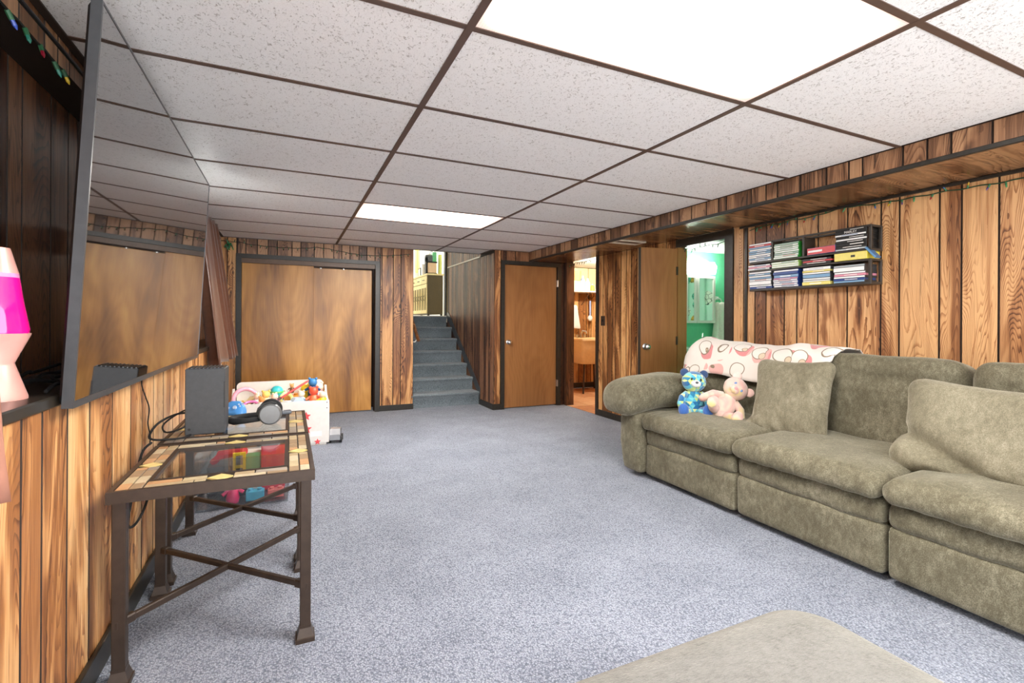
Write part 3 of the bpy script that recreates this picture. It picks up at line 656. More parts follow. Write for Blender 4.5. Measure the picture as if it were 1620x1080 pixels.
# ---------------------------------------------------------------- television
tv = thing('television', 'large black flat television tilted down on the left wall', 'television', (-.476, 2.532, 1.422), (0, .052, .002))
TW, TH = .945, .531
obj('screen', B(-.006, .0005, -TW + .008, TW - .008, -TH + .018, TH - .006), M['screen'], tv)
obj('bezel', ring(bmesh.new(), (-TW, TW, -TH, TH), (-TW + .008, TW - .008, -TH + .018, TH - .006), .024, 'X', -.022), M['bezel'], tv)
bk = bmesh.new(); L = []
for x, a, b in ((-.022, TW - .006, TH - .006), (-.032, TW - .016, TH - .016), (-.070, TW - .16, TH - .20)):
    L.append([bk.verts.new((x, sy * a, sz * b)) for sy, sz in ((-1, -1), (1, -1), (1, 1), (-1, 1))])
for a, b in zip(L, L[1:]):
    for k in range(4): bk.faces.new((a[k], a[(k + 1) % 4], b[(k + 1) % 4], b[k]))
bk.faces.new(L[0]); bk.faces.new(L[-1]); obj('back_shell', bk, M['black'], tv)
mt = obj('wall_mount', B(-.29, -.070, -.05, .05, -.05, .05, .004), M['black'], tv)
obj('mount_plate', B(-.080, -.069, -.2, .2, -.15, .15, .003), M['black'], mt)

# ---------------------------------------------------------------- side tables with slate mosaic tops
def slate():
    k = NT('slate'); r = k.rnd(); n_ = k.noise(k.objc(), 22.0, 4.0, .6); 
    base = k.ramp(r, [(0, lin((186, 166, 130))), (.16, lin((204, 158, 112))), (.28, lin((168, 160, 148))), (.44, lin((200, 184, 146))), (.60, lin((164, 140, 110))), (.74, lin((212, 198, 166))), (.88, lin((152, 146, 136)))], 'CONSTANT')
    k.set(Base_Color=k.mix(k.math('MULTIPLY', n_, .5), base, lin((120, 92, 68)), 'MIX'), Roughness=.33); k.bump(n_, .4, .004); return k.m
M['slate'] = slate(); M['slate_diamond'] = plain('slate_diamond', (218, 196, 128), .35, noise_amt=.15)
M['grout'] = plain('grout', (48, 40, 34), .6)
HX, HY, TZ = .29, .30, .60
def tile_piece(parent, x0, x1, y0, y1, mat=None):
    obj('tile', B(x0 + .0022, x1 - .0022, y0 + .0022, y1 - .0022, TZ - .008, TZ + .0005, .001), mat or M['slate'], parent)
def side_table(label, cx, cy, seed):
    R = random.Random(seed)
    t = thing('side_table', label, 'table', (cx, cy, 0), group='slate topped side tables')
    top = obj('table_top', ring(bmesh.new(), (-HX + .012, HX - .012, -HY + .012, HY - .012), (-.197, .197, -.207, .207), .014, 'Z', TZ - .018), M['grout'], t)
    obj('apron', ring(bmesh.new(), (-HX, HX, -HY, HY), (-HX + .014, HX - .014, -HY + .014, HY - .014), .036, 'Z', TZ - .034), M['bronze'], t)
    obj('inner_rim', ring(bmesh.new(), (-.205, .205, -.215, .215), (-.192, .192, -.202, .202), .018, 'Z', TZ - .016), M['bronze'], t)
    obj('glass_top', B(-.194, .194, -.204, .204, TZ - .010, TZ - .004), M['glass'], t)
    for s_ in (-1, 1):
        # side columns (two staggered columns) and end rows
        for c in range(2):
            a, b = (.206 + c * .035, .206 + (c + 1) * .035); x0, x1 = (a, b) if s_ > 0 else (-b, -a)
            y = -.285
            step = .077 if c else .07
            while y < .284:
                y1 = min(.285, y + step * R.uniform(.92, 1.08)); y1 = .285 if .285 - y1 < .03 else y1
                for u, v in (((y, y1),) if (y1 < -.03 or y > .03) else [q for q in ((y, -.03), (.03, y1)) if q[1] - q[0] > .012]): tile_piece(t, x0, x1, u, v)
                y = y1
        for c in range(2):
            a, b = (.216 + c * .034, .216 + (c + 1) * .034); y0, y1 = (a, b) if s_ > 0 else (-b, -a)
            for u, v in ((-.204, -.09), (-.09, -.038), (.038, .12), (.12, .204)):
                d = .018 * (c * 2 - 1) if abs(u) < .2 and abs(u) > .04 else 0; e = .018 * (c * 2 - 1) if abs(v) < .2 and abs(v) > .04 else 0
                tile_piece(t, u + d, v + e, y0, y1)
        dm = [(s_ * .206, 0), (s_ * .241, -.03), (s_ * .276, 0), (s_ * .241, .03)]
        obj('tile', prism(bmesh.new(), dm, .0085, 'Z', TZ - .008), M['slate_diamond'], t)
        dm = [(0, s_ * .216), (-.038, s_ * .25), (0, s_ * .284), (.038, s_ * .25)]
        obj('tile', prism(bmesh.new(), dm, .0085, 'Z', TZ - .008), M['slate_diamond'], t)
    for sx in (-1, 1):
        for sy in (-1, 1):
            x, y = sx * .262, sy * .262
            l = obj('leg', B(x - .0175, x + .0175, y - .0175, y + .0175, .03, TZ - .034, .002), M['bronze'], t)
            f = bmesh.new(); L = []
            for z, w in ((0, .031), (.014, .031), (.016, .027), (.045, .0185), (.055, .0185)): L.append([f.verts.new((x + a * w, y + b * w, z)) for a, b in ((-1, -1), (1, -1), (1, 1), (-1, 1))])
            for a, b in zip(L, L[1:]):
                for k in range(4): f.faces.new((a[k], a[(k + 1) % 4], b[(k + 1) % 4], b[k]))
            f.faces.new(L[0]); f.faces.new(L[-1]); obj('foot', f, M['bronze'], l)
    for k, sg in enumerate((1, -1)):
        an = math.atan2(.524 * sg, .524); Ln = .524 * math.sqrt(2) / 2 - .012
        zc = .188 + k * .0005
        s = obj('stretcher', B(-Ln, Ln, -.009, .009, zc - .011 + k * .001, zc + .011 - k * .001, .003), M['bronze'], t, (0, 0, 0), (0, 0, an))
        for e in (-1, 1): obj('collar', B(e * Ln - .03, e * Ln + .03, -.0115, .0115, zc - .014, zc + .014, .004), M['bronze'], s)
    return t
side_table('nearer slate tiled side table with a glass centre and bronze metal legs', -.205, 2.11, 1)
side_table('farther slate tiled side table carrying the black console and headphones', -.205, 2.735, 2)

# game console, controller, headphones, remote
g = thing('game_console', 'tall black box-shaped game console standing on the farther table', 'game console', (-.342, 2.63, TZ + .001))
obj('body', B(-.077, .077, -.077, .077, .004, .300, .003), M['console'], g)
gr = obj('vent_top', B(-.072, .072, -.072, .072, .296, .3005), M['black'], g)
for k in range(10): obj('vent_rib', B(-.069 + k * .0148, -.064 + k * .0148, -.072, .072, .3005, .304), M['bezel'], gr)
obj('foot_ring', lathe(bmesh.new(), [(0, 0), (.06, 0), (.06, .005), (0, .005)], 24), M['black'], g)
obj('button', lathe(bmesh.new(), [(0, 0), (.006, 0), (.006, .001), (0, .001)], 12), M['black'], g, (-.06, -.077, .03), (pi / 2, 0, 0))
obj('disc_slot', B(.072, .0775, -.0785, -.0765, .12, .24), M['black'], g)
def ctrl(p):
    u = p.x / .078; d = max(0, abs(u) - .45)
    return Vector((p.x, p.y - d * .075 + .012 * (1 - u * u), p.z * (1 - .25 * max(0, -p.y) / .05) - d * .03))
c_ = thing('game_controller', 'light blue game controller leaning behind the console on the farther table', 'game controller', (-.262, 2.90, TZ + .050), (radians(52), 0, radians(-30)))
obj('shell', rbox(.150, .095, .045, .02, (16, 10, 6), ctrl), C((84, 156, 226), .4), c_, smooth=True); c_.scale = (.85, .85, .85)
for x, y in ((-.045, .02), (.025, -.008)):
    obj('thumbstick', lathe(bmesh.new(), [(0, 0), (.008, 0), (.007, .008), (.012, .010), (.011, .014), (0, .013)], 14), C((196, 212, 236)), c_, (x, y + .01, .022))
for k in range(4): obj('button', lathe(bmesh.new(), [(0, 0), (.005, 0), (.005, .004), (0, .004)], 10), C((210, 225, 240)), c_, (.048 + .012 * cos(k * pi / 2), .028 + .012 * sin(k * pi / 2), .0215))
obj('dpad', B(-.035, -.015, -.008, .008, .020, .026, .002), C((196, 212, 236)), c_)
h = thing('headphones', 'black over-ear headphones lying on the farther table', 'headphones', (-.128, 2.72, TZ + .002))
obj('headband', tube(bmesh.new(), [(.0, -.05, .032), (-.06, -.055, .030), (-.11, -.04, .027), (-.135, .01, .026), (-.11, .065, .027), (-.06, .09, .030), (.0, .095, .034)], [.010, .013, .016, .017, .016, .013, .010], 10), M['black_soft'], h, smooth=True)
for k, (y, sg) in enumerate(((-.055, -1), (.10, 1))):
    cup = obj('ear_cup', lathe(bmesh.new(), [(0, .020), (.044, .020), (.050, .015), (.053, .004), (.052, -.006), (0, -.006)], 26), C((120, 121, 122), .35, .4), h, (.045, y, .056), (sg * -pi / 2 if sg < 0 else -pi / 2, 0, 0), auto=40)
    cup.rotation_euler = (pi / 2 if sg < 0 else -pi / 2, 0, 0)
    obj('ear_pad', lathe(bmesh.new(), [(.020, -.006), (.052, -.006), (.055, -.016), (.048, -.028), (.026, -.026)], 26), M['black_soft'], cup, smooth=True)
    obj('yoke', tube(bmesh.new(), [(-.058, .0, .0), (-.050, .030, .004), (-.028, .052, .004), (0, .060, .004), (.028, .052, .004)], .006, 6), M['black'], cup)
t = thing('remote', 'dark grey remote at the back edge of the farther table', 'remote', (-.06, 2.965, TZ + .0005), (0, 0, radians(8)))
obj('case', B(-.075, .075, -.022, .022, 0, .018, .005, 2), C((92, 98, 106)), t)
for k in range(6): obj('button', lathe(bmesh.new(), [(0, 0), (.005, 0), (.005, .002), (0, .002)], 8), C((200, 206, 214)), t, (-.06 + k * .018, .006 * (-1) ** k, .018))

# cables
def cable(label, pts, r=.004, mat=None, name='cable'):
    P = [Vector(p) for p in pts]; out = []
    Q = [P[0]] + P + [P[-1]]
    for i in range(1, len(Q) - 2):
        a, b, c, d = Q[i - 1:i + 3]
        for k in range(6):
            u = k / 6; out.append(.5 * ((2 * b) + (c - a) * u + (2 * a - 5 * b + 4 * c - d) * u * u + (3 * b - a - 3 * c + d) * u ** 3))
    out.append(P[-1])
    return tag(obj(name, tube(bmesh.new(), out, r, 6), mat or M['black_soft'], smooth=True), label, 'cable')
z0 = TZ + .006
cable('thick black cable looping from behind the console over the table edge', [(-.40, 2.72, z0 + .07), (-.47, 2.70, z0 + .075), (-.53, 2.62, z0 + .05), (-.535, 2.50, z0 + .012), (-.47, 2.50, z0), (-.40, 2.545, z0), (-.385, 2.70, z0 + .03)], .005)
cable('thin black cable looping beside the console', [(-.38, 2.72, z0 + .10), (-.45, 2.72, z0 + .085), (-.515, 2.66, z0 + .04), (-.49, 2.56, z0 + .02), (-.43, 2.54, z0 + .035), (-.41, 2.60, z0 + .05)], .004)
cable('black cable running down the wall behind the nearer table', [(-.52, 2.46, z0), (-.535, 2.38, .58), (-.54, 2.28, .45), (-.54, 2.22, .36), (-.535, 2.30, .33), (-.53, 2.42, .36), (-.53, 2.48, .42)], .005)
cable('thin wire hanging down the panelling from under the television', [(-.53, 2.36, .92), (-.541, 2.40, .86), (-.541, 2.46, .80), (-.541, 2.52, .74), (-.541, 2.50, .68), (-.541, 2.54, .62), (-.541, 2.53, .585)], .0025)
for k in range(4):
    rr = random.Random(k + 20)
    cable(['black cable coiled on the ledge next to the lava lamp', 'second black cable lying across the coil on the ledge', 'third black cable trailing along the ledge behind the television', 'black cable at the back of the ledge behind the lava lamp'][k],
          [(-.60 - .035 * k + rr.uniform(-.03, .03), 1.64 + .10 * i + rr.uniform(-.03, .03), ZL + .0055 + .007 * k + rr.uniform(0, .022) * (i % 2)) for i in range(6)], .005)

# ---------------------------------------------------------------- lava lamp on the ledge
t = thing('lava_lamp', 'pink lava lamp with magenta liquid on the dark wall ledge', 'lamp', (-.638, 1.568, ZL))
pk = plain('rose_metal', (232, 172, 160), .38, .25, .04)
obj('base', lathe(bmesh.new(), [(0, 0), (.056, 0), (.056, .006), (.033, .083), (.032, .088), (.060, .155), (.061, .160), (.055, .160), (0, .150)], 32), pk, t, auto=35)
kg = NT('magenta_glass'); kg.set(Base_Color=lin((226, 20, 130)), Roughness=.08, Emission_Color=lin((232, 24, 140)), Emission_Strength=.35, Coat_Weight=1.0)
obj('bottle', lathe(bmesh.new(), [(0, .158), (.057, .158), (.059, .17), (.048, .235), (.0405, .295), (0, .295)], 32), kg.m, t, auto=35)
kw = NT('clear_top'); kw.set(Base_Color=lin((240, 150, 196)), Roughness=.1, Coat_Weight=1.0)
obj('bottle_neck', lathe(bmesh.new(), [(0, .295), (.0405, .295), (.0395, .305), (0, .305)], 32), kw.m, t, auto=35)
obj('cap', lathe(bmesh.new(), [(0, .303), (.0395, .303), (.0245, .362), (.0235, .366), (0, .366)], 32), pk, t, auto=35)

# ---------------------------------------------------------------- curtains
def curtain(label, y0, y1, zt, zb, x0, amp, n, mat, flare, seed, x1=0.0):
    bm = bmesh.new(); nu, nv = n * 14, 22; G = []
    for i in range(nu + 1):
        u = i / nu; row = []
        for j in range(nv + 1):
            v = j / nv
            ph = 2 * pi * n * (u + .06 * sin(u * 9 + seed)) + .5 * sin(v * 3 + seed)
            x = x0 + x1 * v + amp * (.55 + .6 * v) * sin(ph) + amp * .35 * sin(ph * 2.1 + 1 + v)
            y = y0 + (y1 - y0) * u + flare * v * (u - .5) + .012 * sin(v * 5 + u * 7)
            row.append(bm.verts.new((x, y, zt + (zb - zt) * v + .006 * sin(ph + 1) * v)))
        G.append(row)
    for i in range(nu):
        for j in range(nv): bm.faces.new((G[i][j], G[i + 1][j], G[i + 1][j + 1], G[i][j + 1]))
    o = obj('curtain', bm, mat, smooth=True); s = o.modifiers.new('thick', 'SOLIDIFY'); s.thickness = .004
    return tag(o, label, 'curtain')
curtain('brown satin curtain hanging left of the closet beyond the television', 4.22, 5.33, 1.99, .785, -.625, .040, 5, M['curtain'], .24, 1, .135)
curtain('brownish pink curtain edge hanging at the extreme left below the lava lamp', .72, 1.285, 1.93, .765, -.60, .018, 5, M['curtain_near'], .05, 3, .085)
t = thing('curtain_rod', 'thin dark curtain rod above the window behind the television', 'curtain rod', (-.62, 3.1, 1.925))
obj('pole', tube(bmesh.new(), [(0, -2.4, 0), (0, 2.4, 0)], .006, 8), M['black'], t)
for y in (-2.3, 0, 2.3): obj('bracket', B(-.08, .0, y - .008, y + .008, -.006, .006), M['black'], t)

# ---------------------------------------------------------------- white toy chest full of toys
tc = thing('toy_chest', 'white toy chest full of toys in front of the closet', 'toy chest', (-.063, 4.84, 0))
obj('front_panel', rbox(.80, .018, .385, .008, (4, 2, 4)), M['white'], tc, (0, -.18, .2125), auto=40)
def roundrect(w, h0, h1, r): return [(-w, h0)] + [(w, h0)] + [(w - r + r * cos(a), h1 - r + r * sin(a)) for a in [i * pi / 12 for i in range(7)]] + [(-w + r - r * sin(a), h1 - r + r * cos(a)) for a in [i * pi / 12 for i in range(7)]]
obj('back_panel', prism(bmesh.new(), roundrect(.365, .02, .555, .04), .018, 'Y', .165), M['white'], tc)
for s_ in (-1, 1): obj('side_panel', prism(bmesh.new(), [(-.17, .02), (.165, .02), (.165, .50), (.14, .50), (.06, .43), (-.12, .40), (-.17, .395)], .018, 'X', s_ * .386 - .009), M['white'], tc)
obj('inner_floor', B(-.376, .376, -.17, .163, .325, .337), M['white'], tc)
obj('bottom_panel', B(-.376, .376, -.17, .163, .0, .03), M['white'], tc)
for x, z in ((.378, .385), (.378, .335)): obj('screw', lathe(bmesh.new(), [(0, 0), (.005, 0), (.005, .002), (0, .002)], 8), M['bezel'], tc, (x, -.189, z), (pi / 2, 0, 0))
red = C((226, 76, 80))
def star(r): return [(r * (1 if k % 2 == 0 else .45) * sin(k * pi / 5), r * (1 if k % 2 == 0 else .45) * cos(k * pi / 5)) for k in range(10)]
for x, z, r in ((.205, .27, .042), (.21, .155, .045), (.30, .035, .03)): obj('star_decal', prism(bmesh.new(), star(r), .0015, 'Y', -.1905), red, tc, (x, 0, z))
obj('label_sticker', B(.24, .335, -.1905, -.189, .085, .13), M['white_gloss'], tc)
tcx, tcy = -.063, 4.84
def toy(kind, label, x, y, z, rz=0, rx=0, ry=0):
    return thing(kind, label, 'toy', (tcx + x, tcy + y, z + .055), (rx, ry, rz), 'toys in the white chest')
def t_block(label, x, y, z, c, s=.04, rz=0):
    t = toy('toy_block', label, x, y, z, rz); obj('body', B(-s, s, -s * .6, s * .6, 0, s * 1.1, .003), C(c), t)
    for i in (-.5, .5): obj('stud', lathe(bmesh.new(), [(0, 0), (s * .28, 0), (s * .28, s * .25), (0, s * .25)], 10), C(c), t, (i * s, 0, s * 1.1))
def t_ball(label, x, y, z, c, c2, r):
    t = toy('toy_ball', label, x, y, z, .4); obj('shell', lathe(bmesh.new(), [(r * sin(a), r - r * cos(a)) for a in [i * pi / 12 for i in range(13)]], 18), C(c, .3), t, smooth=True)
    obj('band', lathe(bmesh.new(), [(r * .985, r * .85), (r * 1.03, r * .9), (r * 1.03, r * 1.1), (r * .985, r * 1.15)], 18), C(c2), t)
def t_ring(label, x, y, z, c, R, r, rx=0, rz=0):
    t = tag(obj('toy_ring', tube(bmesh.new(), [(R * cos(a), R * sin(a), 0) for a in [i * 2 * pi / 20 for i in range(20)]], r, 8, True), C(c, .3), None, (tcx + x, tcy + y, z + .055), (rx, 0, rz), smooth=True), label, 'toy', 'toys in the white chest')
def t_car(label, x, y, z, c, s=1, rz=0, rx=0):
    t = toy('toy_car', label, x, y, z, rz, rx); obj('body', prism(bmesh.new(), [(-.05 * s, .012 * s), (.05 * s, .012 * s), (.05 * s, .028 * s), (.028 * s, .032 * s), (.015 * s, .05 * s), (-.02 * s, .05 * s), (-.034 * s, .032 * s), (-.05 * s, .03 * s)], .05 * s, 'Y', -.025 * s), C(c, .25), t)
    for a in (-.03, .03):
        for b in (-.027, .027): obj('wheel', lathe(bmesh.new(), [(0, -.005 * s), (.013 * s, -.005 * s), (.013 * s, .005 * s), (0, .005 * s)], 12), M['black'], t, (a * s, b * s, .013 * s), (pi / 2, 0, 0))
def t_figure(label, x, y, z, c1, c2, s=1, rz=0, rx=0):
    t = toy('toy_figure', label, x, y, z, rz, rx)
    obj('body', lathe(bmesh.new(), [(0, 0), (.026 * s, 0), (.03 * s, .02 * s), (.02 * s, .07 * s), (.0, .075 * s)], 14), C(c1), t, smooth=True); obj('head', ball(bmesh.new(), (0, 0, .093 * s), .026 * s, 14, 10), C(c2), t, smooth=True)
    for q in (-1, 1):
        obj('arm', tube(bmesh.new(), [(q * .018 * s, 0, .062 * s), (q * .045 * s, -.01 * s, .045 * s)], .008 * s), C(c1), t); obj('ear', ball(bmesh.new(), (q * .02 * s, 0, .116 * s), .009 * s, 8, 6), C(c2), t, smooth=True)
def t_bar(label, p, q, r, c, kind='toy_sword'):
    p, q = Vector(p), Vector(q); t = thing(kind, label, 'toy', (tcx, tcy, .055), group='toys in the white chest')
    obj('blade', tube(bmesh.new(), [p, p.lerp(q, .9), q], [r, r, r * .3], 8), C(c), t); obj('hilt', tube(bmesh.new(), [p - (q - p) * .16, p], r * 1.2, 8), C((90, 60, 60)), t)
zb = .283
t_ring('big pale pink toy hoop leaning at the left end of the chest', -.28, .02, .36, (240, 176, 196), .10, .018, radians(70), radians(20))
t_ring('magenta toy ring lying low at the left of the chest', -.235, -.085, .325, (232, 130, 186), .055, .012, radians(28))
t_car('white and yellow toy truck standing near the left end of the chest', -.20, .08, zb, (240, 226, 170), 1.9, .5)
t_block('small lime toy block beside the pink hoop', -.30, -.10, zb, (206, 220, 90), .035, .3)
t_figure('cream toy doll with a yellow head left of the teal ball', -.12, -.02, zb, (240, 220, 180), (250, 214, 120), 1.3, .2)
t_figure('white toy animal with orange arms at the front left', -.15, -.11, zb, (244, 240, 232), (238, 160, 90), 1.0, -.3)
t_ball('teal toy ball with a green band', -.035, .05, .36, (66, 200, 206), (120, 210, 120), .055)
t_block('large blue toy block holding up the teal ball', -.035, .06, zb, (110, 160, 220), .055, .2)
t_ring('pale yellow toy ring right of the teal ball', .045, .02, .35, (244, 236, 150), .05, .016, radians(62), .4)
t_block('orange toy crate at the back middle of the chest', .09, .11, zb, (236, 160, 60), .075, .1)
t_figure('brown toy monkey on the orange crate', .09, .11, .392, (120, 76, 40), (214, 160, 96), .7, -.2)
t_figure('yellow toy duck behind the red toy sword', .205, .13, zb, (248, 214, 50), (248, 214, 50), 1.5, .2)
t_bar('long red toy sword lying diagonally across the chest', (.0, -.05, .372), (.24, .08, .505), .010, (214, 80, 76))
t_car('white toy car in the middle front of the chest', .05, -.10, zb, (236, 238, 240), 1.3, -.4)
t_car('silver-blue toy car right of the middle of the chest', .14, -.06, zb, (190, 214, 236), 1.7, .3)
t_ring('lilac toy ring at the front middle of the chest', -.02, -.12, .30, (214, 186, 230), .04, .012, .2)
t_block('orange-red toy block at the front left of centre', -.07, -.13, zb, (232, 120, 80), .03, .5)
t_figure('orange toy robot at the right front of the chest', .27, -.09, zb, (240, 112, 70), (236, 90, 60), 1.5, .1)
t_figure('dark blue toy figure at the back right of the chest', .27, .07, .345, (40, 80, 130), (60, 130, 190), 1.5, -.3)
t_block('grey toy block under the dark blue figure', .27, .07, zb, (170, 176, 180), .044, .1)
t_block('aqua toy block beside the orange robot', .21, -.11, zb, (150, 226, 210), .036, .4)
t_block('lime green toy block at the right end of the chest', .345, .03, zb, (206, 216, 80), .03, 1.2)
t_figure('pale pink toy doll near the right end of the chest', .325, .125, zb, (244, 190, 190), (250, 214, 190), 1.6, .5)
t_ball('small orange toy ball at the right end of the chest', .335, -.05, zb, (240, 150, 70), (250, 220, 160), .03)
t_block('purple toy block in the front middle of the chest', .01, .0, zb, (150, 120, 196), .034, .9)
t_car('lilac toy car under the lime block side of the chest', -.25, .09, zb, (220, 200, 236), 1.0, 1.4) if False else None
for k, (kd, x, y, c, l) in enumerate((('b', -.33, -.03, (244, 150, 180), 'pink toy block at the far left of the chest'), ('b', -.10, .10, (250, 244, 230), 'white toy block at the back left of the chest'),
        ('f', -.05, -.075, (238, 190, 220), 'lilac toy doll in front of the teal ball'), ('b', .09, -.03, (120, 200, 230), 'small sky blue toy block in the middle of the chest'), ('f', .02, .12, (250, 240, 200), 'cream toy rabbit behind the yellow ring'),
        ('f', .17, .0, (200, 226, 240), 'pale blue toy doll beside the sword'), ('b', .30, -.13, (90, 190, 120), 'green toy block at the front right corner of the chest'), ('f', .345, -.11, (250, 220, 60), 'yellow toy chick at the front right corner of the chest'),
        ('b', -.30, .12, (250, 214, 90), 'amber toy block behind the pink hoop'), ('f', -.19, .0, (250, 244, 240), 'white toy lamb beside the toy truck'), ('b', .12, -.14, (240, 130, 170), 'hot pink toy block at the front of the chest'), ('b', -.345, -.14, (180, 220, 250), 'pale blue toy block at the front left corner of the chest'))):
    if kd == 'b': t_block(l, x, y, zb + .002, c, .028 + .006 * (k % 3), k * .7)
    else: t_figure(l, x, y, zb, c, (250, 226, 200), 1.15, k * .5)
# silver toy car on the carpet at the chest's right end
t = thing('toy_car', 'silver and black toy vehicle on the carpet at the right end of the chest', 'toy', (.40, 4.76, 0), (0, 0, radians(80)))
obj('body', prism(bmesh.new(), [(-.09, .03), (.09, .03), (.09, .065), (.05, .085), (.03, .125), (-.05, .125), (-.09, .08)], .09, 'Y', -.045), C((176, 178, 182), .25, .5), t)
obj('windshield', prism(bmesh.new(), [(.051, .088), (.034, .122), (-.046, .122), (-.06, .098)], .092, 'Y', -.046), M['black'], t)
for a in (-.055, .055):
    for b in (-.048, .048): obj('wheel', lathe(bmesh.new(), [(0, -.012), (.03, -.012), (.03, .012), (0, .012)], 16), M['black'], t, (a, b, .03), (pi / 2, 0, 0))

# clear bin of toys behind the farther table
bn = thing('storage_bin', 'clear plastic bin of toys on the carpet behind the farther table', 'bin', (-.245, 3.60, 0))
L = []; bb = bmesh.new()
for z, a, b in ((.0, .245, .30), (.29, .265, .33), (.295, .28, .345), (.305, .28, .345), (.305, .262, .327), (.012, .240, .295)):
    L.append([bb.verts.new((sx * a, sy * b, z)) for sx, sy in ((-1, -1), (1, -1), (1, 1), (-1, 1))])
for a, b in zip(L, L[1:]):
    for k in range(4): bb.faces.new((a[k], a[(k + 1) % 4], b[(k + 1) % 4], b[k]))
bb.faces.new(L[0]); bb.faces.new(L[-1]); obj('tub', bb, M['clear_plastic'], bn)
tcx, tcy = -.245, 3.60
_toy = toy
def toy(kind, label, x, y, z, rz=0, rx=0, ry=0):
    return thing(kind, label, 'toy', (tcx + x, tcy + y, z), (rx, ry, rz), 'toys in the clear bin')
def bbox_(label, x, y, z, w, d, h, c, c2=None, rz=0, rx=0):
    t = toy('toy_box', label, x, y, z, rz, rx); obj('body', B(-w, w, -d, d, 0, h, .005), C(c), t); obj('lid', B(-w * 1.02, w * 1.02, -d * 1.02, d * 1.02, h - .015, h + .004, .003), C(c2 or c), t)
bbox_('red toy case upright at the right of the clear bin', .155, -.02, .014, .07, .06, .30, (226, 40, 66), (214, 30, 52))
bbox_('white carton with a green card in the clear bin', .03, .02, .014, .05, .05, .24, (240, 240, 236), (232, 230, 226))
tag(obj('card', B(-.265, -.165, 3.548, 3.555, .10, .26), C((96, 180, 130)), None, smooth=False), 'green picture card in front of the white carton in the clear bin', 'card')
bbox_('dark toy case at the left of the clear bin', -.13, .08, .014, .09, .12, .17, (64, 70, 74), (90, 96, 100))
def t_shoe(label, x, y, z):
    t = toy('toy_gun', label, x, y, z, radians(-38)); obj('barrel', tube(bmesh.new(), [(-.02, 0, .03), (.17, 0, .07)], [.03, .024], 10), C((226, 50, 78)), t); obj('grip', tube(bmesh.new(), [(-.01, 0, .035), (-.06, -.02, -.02)], .022, 8), C((214, 40, 70)), t); obj('stock', rbox(.12, .05, .06, .02, (6, 4, 4)), C((240, 222, 190)), t, (.02, .02, .065), smooth=True)
t_shoe('red and cream toy blaster lying across the dark case in the clear bin', -.14, .02, .215)
t = toy('toy_ladder', 'yellow toy ladder frame standing in the clear bin', -.035, -.13, .014)
obj('frame', ring(bmesh.new(), (-.035, .035, .10, .27), (-.02, .02, .115, .255), .025, 'Y', 0), C((240, 210, 40)), t)
obj('rung', B(-.021, .021, .002, .022, .175, .19), C((240, 210, 40)), t); obj('post', B(-.045, .045, .0, .025, 0, .10, .002), C((52, 52, 50)), t)
t_figure('magenta toy rocket at the front of the clear bin', -.06, -.235, .014, (232, 50, 110), (240, 90, 140), 1.25, .2)
t_block('sky blue toy block at the front of the clear bin', .06, -.225, .014, (70, 176, 206), .05)
t_block('coral toy block at the right front of the clear bin', .175, -.22, .014, (236, 120, 110), .045)

